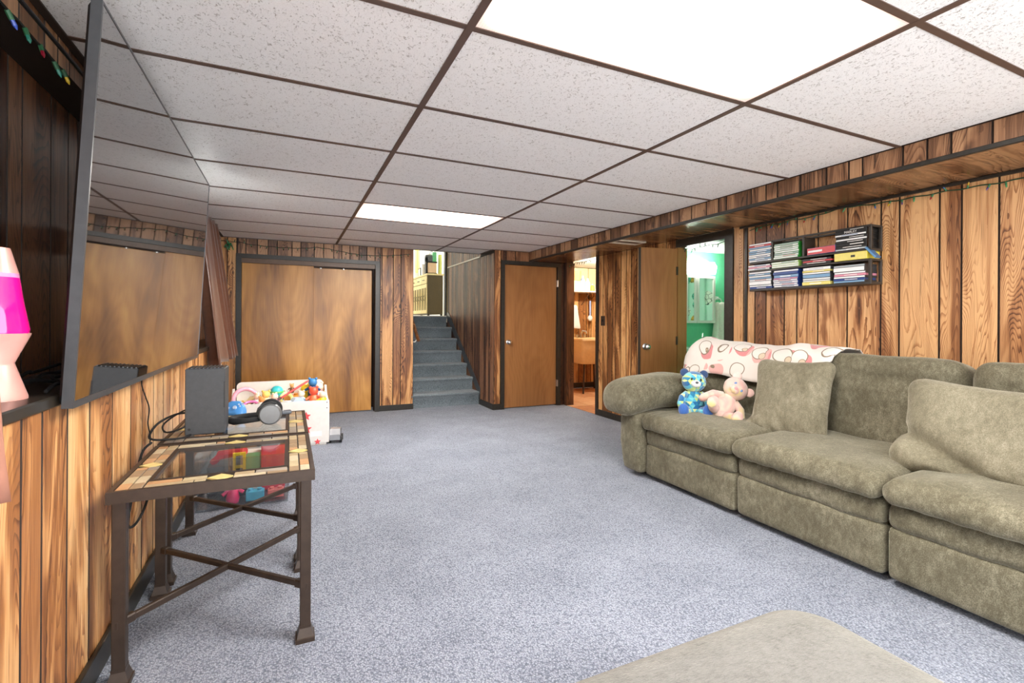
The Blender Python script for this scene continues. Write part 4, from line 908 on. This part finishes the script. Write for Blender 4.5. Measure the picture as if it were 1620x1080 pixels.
# ---------------------------------------------------------------- sofa
so = thing('reclining_sofa', 'long olive grey velvet reclining sofa along the right wall', 'sofa', (2.85, 1.5, 0))
OX, OY = 2.85, 1.5
def soft(name, cx, cy, cz, sx, sy, sz, r, seg, fn=None, mat=None, rot=(0, 0, 0), parent=None):
    return obj(name, rbox(sx, sy, sz, r, seg, fn), mat or M['velvet'], parent or so, (cx - OX, cy - OY, cz), rot, smooth=True)
units = [(1.972, 2.742), (1.208, 1.968), (.42, 1.204)]
fr_ = bmesh.new(); prism(fr_, [(2.46, .03), (3.26, .03), (3.36, .30), (3.38, .84), (3.22, .84), (3.10, .34), (2.46, .34)], 2.72, 'Y', .22)
obj('frame', fr_, M['velvet'], so, (-OX, -OY, 0))
for i, (y0, y1) in enumerate(units):
    yc, w = (y0 + y1) / 2, y1 - y0; sd = i * 3.3
    def f_foot(p, sd=sd): return p + Vector((-.007 * nz(p, 5, sd) - .012 * (p.z < -.02) * 0, 0, 0))
    soft('footrest', 2.405, yc, .142, .15, w - .008, .225, .028, (4, 14, 8), f_foot)
    def f_roll(p, sd=sd, w=w):
        return p + Vector((-.014 * nz(p, 9, sd + 1) + .008 * (p.z / .06) ** 2, 0, .010 * nz(p, 7, sd + 2)))
    soft('front_roll', 2.414, yc, .302, .175, w - .006, .118, .034, (6, 30, 10), f_roll)
    def f_seat(p, sd=sd, w=w):
        e = (1 - (2 * p.y / w) ** 4); top = max(0, p.z / .054)
        fx = max(0, (-p.x - .12) / .22)
        wr = .006 * sin(p.y * 95 + 3 * nz(p, 6, sd)) * fx * top
        droop = -.014 * max(0, (-p.x - .18) / .16) ** 1.5
        return p + Vector((-.012 * nz(p, 4, sd) - .006 * sin(p.y * 60 + sd) * fx, 0, .026 * e * top * (1 - .5 * abs(p.x) / .34) + .012 * nz(p, 5, sd + 4) * top + wr + droop))
    soft('seat_cushion', 2.622, yc, .420, .69, w + .010, .104, .050, (28, 40, 8), f_seat)
    def f_back(p, sd=sd, w=w):
        v = p.z / .27; e = 1 - (2 * p.y / w) ** 6
        bulge = .045 * e * (.35 + .65 * cos((v - .72) * 2.2)) * (p.x < 0)
        crease = .022 * math.exp(-((v - .48) / .09) ** 2) * e * (p.x < 0)
        tuft = .010 * nz(p, 8, sd + 6) + .007 * sin(p.y * 34 + 2.5 * nz(p, 7, sd)) * max(0, v - .3) * (p.x < 0)
        roll = .035 * max(0, v - .55) * (p.x < 0)
        return Vector((p.x - bulge + crease + tuft - roll, p.y, p.z + .010 * nz(p, 4, sd + 9) * (v > .6) + .014 * e * (v > .7)))
    if i == 0: y1 = 2.99; yc, w = (y0 + y1) / 2, y1 - y0
    soft('back_cushion', 3.095, yc, .655, .24, w + .004, .52, .085, (10, 32, 24), f_back, None, (0, radians(13), 0))
def f_pad(p):
    u = p.x / .50; 
    return Vector((p.x, p.y * (1 + .10 * u * -1), p.z * (1 - .14 * max(0, u)) + .030 * (1 - u * u) - .05 * max(0, -u - .45) + .008 * nz(p, 7, 3) + (.006 * sin(p.x * 110) * (p.z < -.05) * max(0, -u))))
for k, (ya, yb) in enumerate(((2.745, 2.945), (.20, .40))):
    yc = (ya + yb) / 2
    soft('arm_panel', 2.70, yc, .25, .90, .20, .44, .045, (8, 6, 8), lambda p: p + Vector((.03 * (p.z < 0) * (-p.z / .22) * (p.x < 0), .006 * nz(p, 6, 5), 0)))
    soft('arm_pad', 2.64, yc + (.045 if k == 0 else -.045), .575, 1.0, .33, .25, .115, (24, 14, 12), f_pad)
for x in (2.44, 3.2):
    for y in (.32, 1.21, 1.97, 2.84): obj('foot', lathe(bmesh.new(), [(0, 0), (.02, 0), (.025, .05), (0, .05)], 10), M['black'], so, (x - OX, y - OY, 0))

# cushions
def basis(ax, ay):
    ax, ay = Vector(ax).normalized(), Vector(ay); az = ax.cross(ay).normalized(); ay = az.cross(ax)
    return Matrix((ax, ay, az)).transposed().to_euler()
def pillow(label, c, w, h, t, ax, ay, mat, sd, fold=None):
    def fn(p):
        u, v = p.x / (w / 2), p.y / (h / 2)
        f = max(0, (1 - abs(u) ** 3.2) * (1 - abs(v) ** 3.2)) ** .45
        z = p.z * (.16 + .84 * f); s = 1 + .07 * (u * u * v * v) - .045 * ((1 - u * u) * v * v + (1 - v * v) * u * u)
        q = Vector((p.x * s, p.y * s, z + .011 * nz((u, v, 0), 2.3, sd) + .006 * nz((u, v, 0), 5.5, sd + 2)))
        if fold: q = fold(q, u, v)
        return q
    bm = rbox(w, h, t, t * .40, (30, 30, 6), fn)
    o = obj('throw_pillow', bm, mat, None, c, basis(ax, ay), smooth=True)
    return tag(o, label, 'pillow', 'large square sofa pillows')
def fold1(q, u, v):
    d = max(0, -v - .45) / .55
    q.z += .05 * d * max(0, -u + .1) + .016 * sin((u + v * .8) * 15) * d; q.y += .03 * d * max(0, -u)
    q.z -= .05 * d * d * 0; return q
def fold2(q, u, v):
    s = (-u) * .6 + (-v) * .9 - .75
    k = math.exp(-((s - .0) / .10) ** 2) * (u < .3)
    q.z -= .05 * k
    if s > 0: q.z += .05 * min(1, s * 3)
    q.z += .010 * sin((u * 1.2 - v) * 9) * max(0, -v); return q
pillow('olive grey square pillow standing between the blanket seat and the middle seat', (2.775, 1.95, .655), .455, .49, .16, (.10, -1, .03), (.30, .05, 1), M['velvet_light'], 1.5, fold1)
pillow('larger olive grey pillow slumped at the right edge of the picture', (2.70, .985, .640), .66, .44, .20, (.04, -1, -.03), (.34, 0, 1), M['velvet_light'], 5.5, fold2)

# blanket over the first back cushion
def blanket_mat():
    k = NT('blanket'); o = k.objc()
    wp = k.n('TexNoise', Vector=o, Scale=4.0, Detail=1.0).outputs['Color']
    p = k.vm('ADD', k.vm('MULTIPLY', o, (1, 1, 1.25)), k.vm('MULTIPLY', wp, (.12, .12, .12)))
    v1 = k.n('TexVoronoi', Vector=p, Scale=6.0, Randomness=.55); d = v1.outputs['Distance']
    v2 = k.n('TexVoronoi', Vector=k.vm('ADD', p, (.03, .035, .02)), Scale=6.0, Randomness=.55).outputs['Distance']
    hue = k.n('SeparateColor', Color=v1.outputs['Color']).outputs[0]
    white = lin((222, 214, 205))
    pinkish = k.ramp(hue, [(0, lin((208, 132, 132))), (.35, lin((218, 168, 160))), (.6, white)], 'CONSTANT')
    dot = k.ramp(hue, [(0, lin((204, 186, 160))), (.5, lin((178, 160, 134))), (.75, white)], 'CONSTANT')
    cres = k.math('MULTIPLY', k.math('LESS_THAN', v2, .46), k.math('GREATER_THAN', d, .38))
    col = k.mix(cres, white, pinkish)
    ring_ = k.math('LESS_THAN', k.math('ABSOLUTE', k.math('SUBTRACT', d, .38)), .020)
    col = k.mix(ring_, col, lin((128, 110, 88)))
    col = k.mix(k.math('LESS_THAN', v2, .15), col, dot)
    r2 = k.math('LESS_THAN', k.math('ABSOLUTE', k.math('SUBTRACT', v2, .16)), .014)
    col = k.mix(r2, col, lin((140, 122, 100)))
    k.set(Base_Color=col, Roughness=.9, Sheen_Weight=.4); k.bump(k.noise(o, 180.0, 2.0), .3, .003); return k.m
bm = bmesh.new(); G = []; nu, nv = 54, 26
prof = [(2.905, .665), (2.925, .72), (2.945, .79), (2.965, .86), (2.995, .915), (3.05, .945), (3.12, .955), (3.20, .945), (3.27, .91), (3.335, .85), (3.365, .74)]
def pf(s):
    s = s * (len(prof) - 1); i = min(int(s), len(prof) - 2); f = s - i
    return [a + (b - a) * f for a, b in zip(prof[i], prof[i + 1])]
for i in range(nu + 1):
    u = i / nu; y = 1.80 + 1.19 * u
    row = []
    for j in range(nv + 1):
        v = j / nv; x, z = pf(.10 + .9 * v if u > .15 else .10 + .9 * v + .25 * (.15 - u) / .15 * (1 - v))
        n1 = .012 * nz((y, x * 2, z), 5, 2) + .010 * nz((y, x, z), 11, 7)
        lump = .022 * math.exp(-((u - .24) / .05) ** 2) * math.exp(-((v - .45) / .2) ** 2) + .035 * math.exp(-((u - .90) / .10) ** 2) * math.exp(-((v - .5) / .25) ** 2)
        sag = -.07 * max(0, (u - .93) / .07) ** 1.5
        row.append(bm.verts.new((x - OX - .014 - abs(n1) * (v < .5), y + .03 * nz((v, u, 0), 3, 1) - OY, z + .008 + abs(n1) * (v > .3) + lump + sag + .012 * sin(u * 11) * (1 - v))))
    G.append(row)
for i in range(nu):
    for j in range(nv): bm.faces.new((G[i][j], G[i + 1][j], G[i + 1][j + 1], G[i][j + 1]))
bl = obj('blanket', bm, blanket_mat(), None, (OX, OY, 0), smooth=True); s_ = bl.modifiers.new('thick', 'SOLIDIFY'); s_.thickness = .008; s_.offset = 1
tag(bl, 'white fleece blanket with pink and tan ovals draped over the sofa back', 'blanket')

# teddy bears
def bear_mat(kind):
    k = NT('bear_' + kind); o = k.objc()
    if kind == 'patch':
        sp = k.n('SeparateXYZ', Vector=o); X_ = k.math('ADD', sp.outputs['X'], k.math('MULTIPLY', sp.outputs['Y'], .6)); Z_ = sp.outputs['Z']; K_ = 34.0
        fa = k.math('FLOOR', k.math('MULTIPLY', Z_, K_ * 1.155))
        fb = k.math('FLOOR', k.math('MULTIPLY', k.math('ADD', X_, k.math('MULTIPLY', Z_, .577)), K_)); fc = k.math('FLOOR', k.math('MULTIPLY', k.math('SUBTRACT', X_, k.math('MULTIPLY', Z_, .577)), K_))
        h = k.n('TexWhiteNoise', Vector=k.n('CombineXYZ', X=fa, Y=fb, Z=fc).outputs[0]).outputs['Value']
        c = k.ramp(h, [(0, lin((36, 104, 158))), (.24, lin((84, 178, 206))), (.46, lin((196, 220, 130))), (.62, lin((40, 128, 170))), (.78, lin((120, 204, 208))), (.9, lin((226, 232, 160)))], 'CONSTANT')
    else:
        n_ = k.noise(o, 6.5, 2.0, .5, .5)
        c = k.ramp(n_, [(.30, lin((224, 216, 192))), (.44, lin((228, 178, 168))), (.54, lin((230, 198, 184))), (.66, lin((224, 202, 140)))])
    f = k.noise(o, 300.0, 3.0, .7)
    k.set(Base_Color=c, Roughness=.95, Sheen_Weight=.6, Specular_IOR_Level=.1); k.bump(f, .7, .004); return k.m
def bear(label, loc, rot, s, mat, foot, ear, muz, eyes, lean=0.0, arms=((1, 0), (1, 0)), headtilt=(0, 0, 0), legs=.6):
    t = thing('teddy_bear', label, 'teddy bear', loc, rot); R = Vector
    fz = lambda sd: (lambda p: p * (1 + .03 * nz(p, 40, sd)))
    def blob(name, c, r, m, par=None, sd=1, rot_=(0, 0, 0), u=22, v=16):
        bm = bmesh.new(); bmesh.ops.create_uvsphere(bm, u_segments=u, v_segments=v, radius=1)
        for q in bm.verts: q.co = Vector([a * b * s for a, b in zip(q.co, r)]) * (1 + .035 * nz(q.co, 3.0, sd))
        return obj(name, bm, m, par or t, tuple(x * s for x in c), rot_, smooth=True)
    bm = bmesh.new(); prof_ = [(0, 0), (.045, .002), (.070, .03), (.078, .065), (.072, .11), (.056, .15), (.042, .172), (0, .185)]
    bd = obj('body', lathe(bm, [(r * s, z * s) for r, z in prof_], 24), mat, t, smooth=True); bd.scale = (1, .88, 1)
    hd = blob('head', (0, -.012, .238), (.082, .074, .074), mat, None, 3, headtilt)
    for q in (-1, 1):
        blob('ear', (q * .066, .006, .058), (.030, .014, .030), ear, hd, 4, (0, q * .5, 0), 14, 10)
        e = blob('eye', (q * .030, -.066, .014), (.0085, .006, .0095), eyes, hd, 1, (0, 0, 0), 10, 8)
        a, b = arms[0 if q < 0 else 1]
        bm = bmesh.new(); tube(bm, [R((q * .045, -.01, .155)) * s, R((q * (.075 + .02 * a), -.02 - .02 * b, .125)) * s, R((q * (.085 + .045 * a), -.04 - .03 * b, .080 - .02 * a)) * s, R((q * (.085 + .055 * a), -.05 - .035 * b, .058 - .02 * a)) * s], [.022 * s, .026 * s, .027 * s, .018 * s], 12)
        obj('arm', bm, mat, t, smooth=True)
        bm = bmesh.new(); tube(bm, [R((q * .035, -.02, .035)) * s, R((q * .060, -.07, .034)) * s, R((q * (.058 + .03 * legs), -.118, .036)) * s], [.034 * s, .034 * s, .030 * s], 12)
        lg = obj('leg', bm, mat, t, smooth=True)
        ft = blob('foot', (q * (.060 + .03 * legs), -.128, .043), (.034, .026, .043), foot if foot else mat, lg, 6, (0, 0, 0), 16, 12)
    mz = blob('muzzle', (0, -.066, -.016), (.034, .026, .026), muz, hd, 5)
    blob('nose', (0, -.026, .008), (.011, .007, .008), M['rose'] if mat is M['bear_b'] else M['bezel'], mz, 1, (0, 0, 0), 10, 8)
    return t
M['bear_a'] = bear_mat('patch'); M['bear_b'] = bear_mat('pastel'); M['rose'] = plain('rose', (226, 150, 156), .5)
blue = plain('bear_blue', (52, 96, 168), .95, noise_amt=.2, scale=200, Sheen_Weight=.5)
navy = plain('bear_navy', (46, 70, 110), .95, noise_amt=.2, scale=200, Sheen_Weight=.5)
bear('blue and green patchwork teddy bear sitting next to the sofa arm', (2.63, 2.575, .456), (radians(-8), 0, radians(-40)), 1.02, M['bear_a'], blue, navy, plain('bear_muzzle', (214, 218, 214), .9, noise_amt=.1, scale=200), M['black'], headtilt=(0, radians(4), radians(8)), arms=((.1, .6), (.2, .6)))
bear('pale pink and cream teddy bear leaning right beside the patchwork bear', (2.655, 2.40, .475), (radians(-22), radians(33), radians(-46)), 1.02, M['bear_b'], None, plain('bear_pink', (244, 206, 196), .95, noise_amt=.1, scale=200, Sheen_Weight=.5), M['bear_b'], C((110, 140, 190), .2), headtilt=(radians(12), radians(24), radians(0)), arms=((1.2, .0), (.9, .4)), legs=.9)

# ottoman in the foreground
ot = thing('ottoman', 'pale beige velvet ottoman in the foreground at the bottom of the picture', 'ottoman', (.80, .42, 0))
def f_ott(p):
    e = max(0, 1 - (abs(p.x) / .41) ** 3) * max(0, 1 - (abs(p.y) / .41) ** 3)
    return p + Vector((0, 0, (.030 * e if p.z > 0 else 0) + .004 * nz(p, 5, 8)))
def rr_(w, d, r, n=8):
    return [(sx * (w - r) + r * cos(a), sy * (d - r) + r * sin(a)) for sx, sy, a0 in ((1, 1, 0), (-1, 1, pi / 2), (-1, -1, pi), (1, -1, 1.5 * pi)) for a in [a0 + i * pi / 2 / n for i in range(n + 1)]]
bm = bmesh.new(); base_ = rr_(1, 1, .28, 9); L = []
W_, D_ = .405, .41
rings = [(.30, .985), (.325, 1.0), (.365, 1.0), (.392, .985), (.409, .95), (.419, .89), (.427, .78), (.434, .60), (.438, .40), (.440, .20)]
for z, k in rings: L.append([bm.verts.new((x * W_ * k, y * D_ * k, z + .003 * nz((x * k, y * k, z), 3, 1))) for x, y in base_])
n = len(base_)
for a, b in zip(L, L[1:]):
    for k in range(n): bm.faces.new((a[k], a[(k + 1) % n], b[(k + 1) % n], b[k]))
c_ = bm.verts.new((0, 0, .441))
for k in range(n): bm.faces.new((L[-1][k], L[-1][(k + 1) % n], c_))
bm.faces.new(L[0]); obj('cushion', bm, M['velvet_pale'], ot, smooth=True)
bm = bmesh.new(); prism(bm, [(x * W_ * .96, y * D_ * .96) for x, y in base_], .27, 'Z', .03); obj('base', bm, M['velvet'], ot, auto=40)
for sx in (-1, 1):
    for sy in (-1, 1): obj('foot', lathe(bmesh.new(), [(0, 0), (.02, 0), (.024, .03), (0, .03)], 10), M['black'], ot, (sx * .28, sy * .28, 0))

# ---------------------------------------------------------------- disc rack on the right wall
RX, Y0, Y1 = 3.275, 1.775, 2.645
rk = thing('media_rack', 'black three-tier wall rack stacked with disc cases', 'shelf', (XR, 2.21, 1.37))
def rb(name, x0, x1, y0, y1, z0, z1): return obj(name, B(x0 - XR, x1 - XR, y0 - 2.21, y1 - 2.21, z0 - 1.37, z1 - 1.37, .0015), M['rack'], rk)
M['rack'] = plain('rack', (52, 46, 40), .4, noise_amt=.15)
ZB, Z2, Z1, ZT = 1.37, 1.516, 1.594, 1.742
rb('shelf', RX, XR - .001, Y0, Y1, ZB, ZB + .016); rb('shelf', RX, XR - .001, Y0, Y1, Z2, Z2 + .014); rb('shelf', RX, XR - .001, Y0, Y1, Z1 - .014, Z1)
rb('top_rail', RX, RX + .018, Y0, 2.46, ZT - .014, ZT); rb('back_rail', XR - .018, XR - .001, Y0, 2.46, ZT - .014, ZT)
rb('stile', RX, RX + .018, Y0, Y0 + .016, Z1, ZT - .014); rb('stile', RX, RX + .018, Y0, Y0 + .016, ZB + .016, Z2)
rb('stile', XR - .018, XR - .001, Y0, Y0 + .016, Z1, ZT - .014); rb('stile', XR - .018, XR - .001, Y0, Y0 + .016, ZB + .016, Z2); rb('end_rail', RX + .018, XR - .018, Y0, Y0 + .016, ZT - .014, ZT)
rb('divider', RX, XR - .001, 2.205, 2.219, Z1, ZT - .014); rb('divider', RX, XR - .02, 2.446, 2.46, Z1, ZT)
cases = {}
ordn = ['lowest', 'second', 'third', 'fourth', 'fifth', 'sixth', 'seventh', 'eighth', 'ninth', 'tenth', 'eleventh']
colname = {}
def case_(label, y, z, c, edge, th, L=.19, D=.135, x=None, rot=(0, 0, 0), text=None, dash=None):
    x = x if x is not None else RX - .004
    t = thing('disc_case', label, 'disc case', (x, y, z), rot, 'disc cases on the wall rack')
    obj('case', B(.0012, D, -L / 2, L / 2, 0, th - .0006, .001), C(edge, .3), t)
    sp = obj('spine', B(0, .0016, -L / 2 + .002, L / 2 - .002, .0018, th - .0028), C(c, .35), t)
    if dash:
        obj('title_strip', B(-.0006, .0004, -L / 2 + L * dash[1], -L / 2 + L * dash[2], th * .34, th * .62), C(dash[0], .4), sp)
    if text:
        cu = bpy.data.curves.new('title', 'FONT'); cu.body = text; cu.size = th * 1.0; cu.align_x = 'CENTER'; cu.align_y = 'CENTER'
        tmp = bpy.data.objects.new('title_text', cu); me = bpy.data.meshes.new_from_object(tmp)
        o = link('title_text', me, C((236, 232, 226), .4), sp, (-.0008, 0, th * .5), (pi / 2, 0, -pi / 2)); bpy.data.objects.remove(tmp)
    return t
wh, sb, db, pk_, rd, gy_, bk_, yl = (232, 232, 230), (120, 158, 190), (44, 70, 130), (214, 140, 160), (196, 60, 66), (170, 178, 180), (26, 25, 25), (226, 212, 120)
names = {wh: 'white', sb: 'steel blue', db: 'dark blue', pk_: 'pink', rd: 'red', gy_: 'grey', bk_: 'black', yl: 'yellow'}
def stack(where, y, z, spec, L=.19, edge=None, rnd=1, text=None, lean=0.0):
    r = random.Random(rnd)
    for i, (c, th) in enumerate(spec):
        e = edge or ((58, 60, 62) if c in (wh, gy_, sb) else c)  # pale cases get dark sides, painting in the shade of the gaps
        d = None
        k = r.random()
        if k > .55 and c != bk_: d = None
        elif c == bk_: d = ((222, 218, 210), .08 + .1 * k, .5 + .4 * k)
        elif c == wh: d = (r.choice([(90, 120, 160), (180, 90, 90), (120, 120, 120), (60, 90, 120), (190, 196, 200)]), .1 + .3 * k, .6 + .35 * k)
        else: d = ((238, 236, 232), .15 + .3 * k, .55 + .35 * k)
        case_('%s disc case, %s from bottom of %s' % (names[c], ordn[i], where), y + r.uniform(-.004, .004), z, c, e, th, L, x=RX - .006 + r.uniform(-.004, .006), dash=None if (text and text[0] == i) else d, text=text[1] if text and text[0] == i else None)
        z += th
T = .0142
stack('far left upper rack stack', 2.552, Z1 + .0005, [(wh, T), (sb, T), (wh, T), (wh, T), (sb, T), (sb, T), (wh, T), (sb, T), (rd, T), (wh, .013)], rnd=1)
stack('green-edged upper rack stack', 2.335, Z1 + .0005, [(wh, T), (wh, T), (gy_, T), (wh, T), (wh, T), (wh, T), (wh, T), (gy_, .012)], edge=(44, 140, 50), rnd=2)
stack('tall right upper rack stack', 1.892, Z1 + .0005, [(gy_, T), (bk_, T), (bk_, .021), (bk_, T), (wh, T), (bk_, T), (wh, T), (bk_, .021), (bk_, .012)], rnd=3, edge=(30, 29, 28), text=(7, 'MARLEY'))
# tilted red, white and blue boxes left of the tall black stack
for i, (c, l) in enumerate(((rd, 'red boxed set leaning in the upper tier beside the black stack'),)):
    case_(l, 2.085, Z1 + .001, c, (42, 70, 140), .048, .20, .13, RX - .004, (0, 0, radians(-4)), dash=((236, 232, 230), .45, .96))
stack('far left middle rack tier', 2.56, Z2 + .0145, [(wh, T), (pk_, .012), (wh, T)], rnd=4)
stack('left-centre middle rack tier', 2.345, Z2 + .0145, [(wh, T), (wh, T), (wh, T)], rnd=5, edge=(150, 190, 90), L=.21)
stack('right-centre middle rack tier', 2.115, Z2 + .0145, [(bk_, T), (rd, .011), (bk_, T)], rnd=6, L=.20)
case_('yellow boxed set in the middle tier at the near right', 1.895, Z2 + .0145, yl, (230, 214, 70), .050, .20, .13, RX - .006, dash=((60, 58, 54), .35, .48))
t = thing('disc_case', 'blue disc case sticking out of the near right end of the middle tier', 'disc case', (RX - .008, 1.792, Z1 - .012), (radians(50), 0, 0), 'disc cases on the wall rack')
obj('case', B(0, .05, -.070, .022, -.004, .010, .002), C((70, 112, 156), .3), t); obj('spine', B(-.0015, .0, -.068, .020, -.002, .008), C((96, 140, 180), .3), t)
stack('far left lower rack stack', 2.548, ZB + .0165, [(db, T), (wh, T), (wh, .030), (wh, T), (sb, T), (wh, T), (sb, T), (wh, T)], rnd=7)
stack('blue-edged lower rack stack', 2.34, ZB + .0165, [(wh, T), (wh, T), (wh, T), (wh, T), (pk_, .012), (sb, .022), (db, .020), (wh, T)], edge=(36, 62, 130), rnd=8)
stack('yellow-based lower rack stack', 2.118, ZB + .0165, [(yl, .022), (wh, .012), (wh, T), (sb, .026), (wh, T), (yl, .012), (wh, .022)], rnd=9)
stack('right end lower rack stack', 1.905, ZB + .0165, [(sb, T), (db, T), (wh, T), (pk_, T), (wh, T), (wh, .030), (gy_, .014)], rnd=10)

# ---------------------------------------------------------------- string lights
bulb_c = [(70, 150, 100), (150, 40, 40), (60, 90, 160), (190, 150, 40), (80, 60, 110)]
def string(label, pts, step, wire, cols=None, r=.0034, size=1.0, seed=1, out=(0, 0, 0)):
    R = random.Random(seed); P = [Vector(p) for p in pts]; o = P[0].copy()
    t = thing('string_lights', label, 'string lights', o)
    fine = []
    for a, b in zip(P, P[1:]):
        n = max(2, int((b - a).length / .03))
        for k in range(n): fine.append(a.lerp(b, k / n) + Vector((0, 0, .003 * sin(len(fine) * 1.3))))
    fine.append(P[-1])
    w = obj('wire', tube(bmesh.new(), [p - o for p in fine], r, 5), wire, t)
    tot = 0; last = fine[0]; nxt = step * .5; i = 0
    for p in fine[1:]:
        tot += (p - last).length; last = p
        if tot >= nxt:
            nxt += step * R.uniform(.8, 1.2)
            ang = R.uniform(-.7, .7); dn = Vector((out[0] * .35 + (sin(ang) * (abs(out[1]) > .5)) * .6, out[1] * .35 + (sin(ang) * (abs(out[0]) > .5)) * .6, -1 if R.random() < .85 else .7)).normalized()
            q = p - o
            s_ = obj('socket', tube(bmesh.new(), [q, q + dn * .018 * size], .0048 * size, 6), M['socket_green'], t)
            obj('bulb', tube(bmesh.new(), [q + dn * .018 * size, q + dn * .028 * size, q + dn * .036 * size], [.0038 * size, .0042 * size, .001], 6), C((cols or bulb_c)[i % len(cols or bulb_c)], .25), s_); i += 1
    return t
xr = XR - .006
string('green string lights along the top of the right wall above the disc rack', [(xr, 2.74, 1.872), (xr, 2.60, 1.892), (xr, 2.5, 1.882), (xr, 2.38, 1.890), (xr, 2.24, 1.884), (xr, 2.13, 1.893), (xr, 2.0, 1.905), (xr, 1.88, 1.892), (xr, 1.70, 1.882), (xr, 1.45, 1.878), (xr, 1.2, 1.868), (xr, .9, 1.866), (xr, .5, 1.87)], .075, M['wire_green'], seed=3, out=(-1, 0, 0))
yf = YF - .006
string('dark string lights sagging above the closet doors', [(-.68, yf, 1.99), (-.52, yf, 1.985), (-.36, yf, 1.965), (-.1, yf, 1.955), (.12, yf, 1.96), (.30, yf, 1.985), (.42, yf, 1.975), (.62, yf, 1.945), (.80, yf, 1.925), (1.02, yf, 1.93), (1.18, yf, 1.945), (1.40, yf, 1.975)], .08, M['wire_dark'], [(40, 52, 40), (30, 34, 30)], seed=5, out=(0, -1, 0))
string('tangle of green string lights in the far left ceiling corner', [(-.63, 6.02, 2.0), (-.60, 6.04, 1.97), (-.63, 6.05, 1.94), (-.58, 6.06, 1.955), (-.62, 6.03, 1.925), (-.57, 6.05, 1.93), (-.64, 6.04, 1.91)], .03, M['wire_green'], [(60, 150, 90), (40, 120, 70)], r=.004, size=1.3, seed=8, out=(1, 0, 0))
string('dark string lights across the top of the laundry opening', [(xr + .03, 5.58, 1.875), (xr + .03, 5.40, 1.905), (xr + .03, 5.22, 1.895), (xr + .03, 5.05, 1.905), (xr + .03, 4.90, 1.885)], .055, M['wire_dark'], [(40, 44, 40), (60, 60, 50)], seed=9, out=(-1, 0, 0))
string('dark string lights across the top of the bathroom doorway', [(xr + .05, 3.52, 1.832), (xr + .05, 3.40, 1.815), (xr + .05, 3.25, 1.825), (xr + .05, 3.10, 1.822), (xr + .05, 2.99, 1.835)], .06, M['wire_dark'], [(60, 60, 60), (80, 80, 80)], seed=10, out=(-1, 0, 0))
string('string lights with coloured bulbs along the header above the dark wall behind the television', [(-.684, .7, 1.945), (-.684, .95, 1.952), (-.684, 1.1, 1.942), (-.684, 1.3, 1.943), (-.684, 1.6, 1.943), (-.684, 2.1, 1.943)], .085, M['wire_dark'], [(60, 150, 130), (236, 196, 40), (60, 90, 190), (50, 130, 110), (150, 30, 50)], r=.004, size=1.3, seed=11, out=(1, 0, 0))
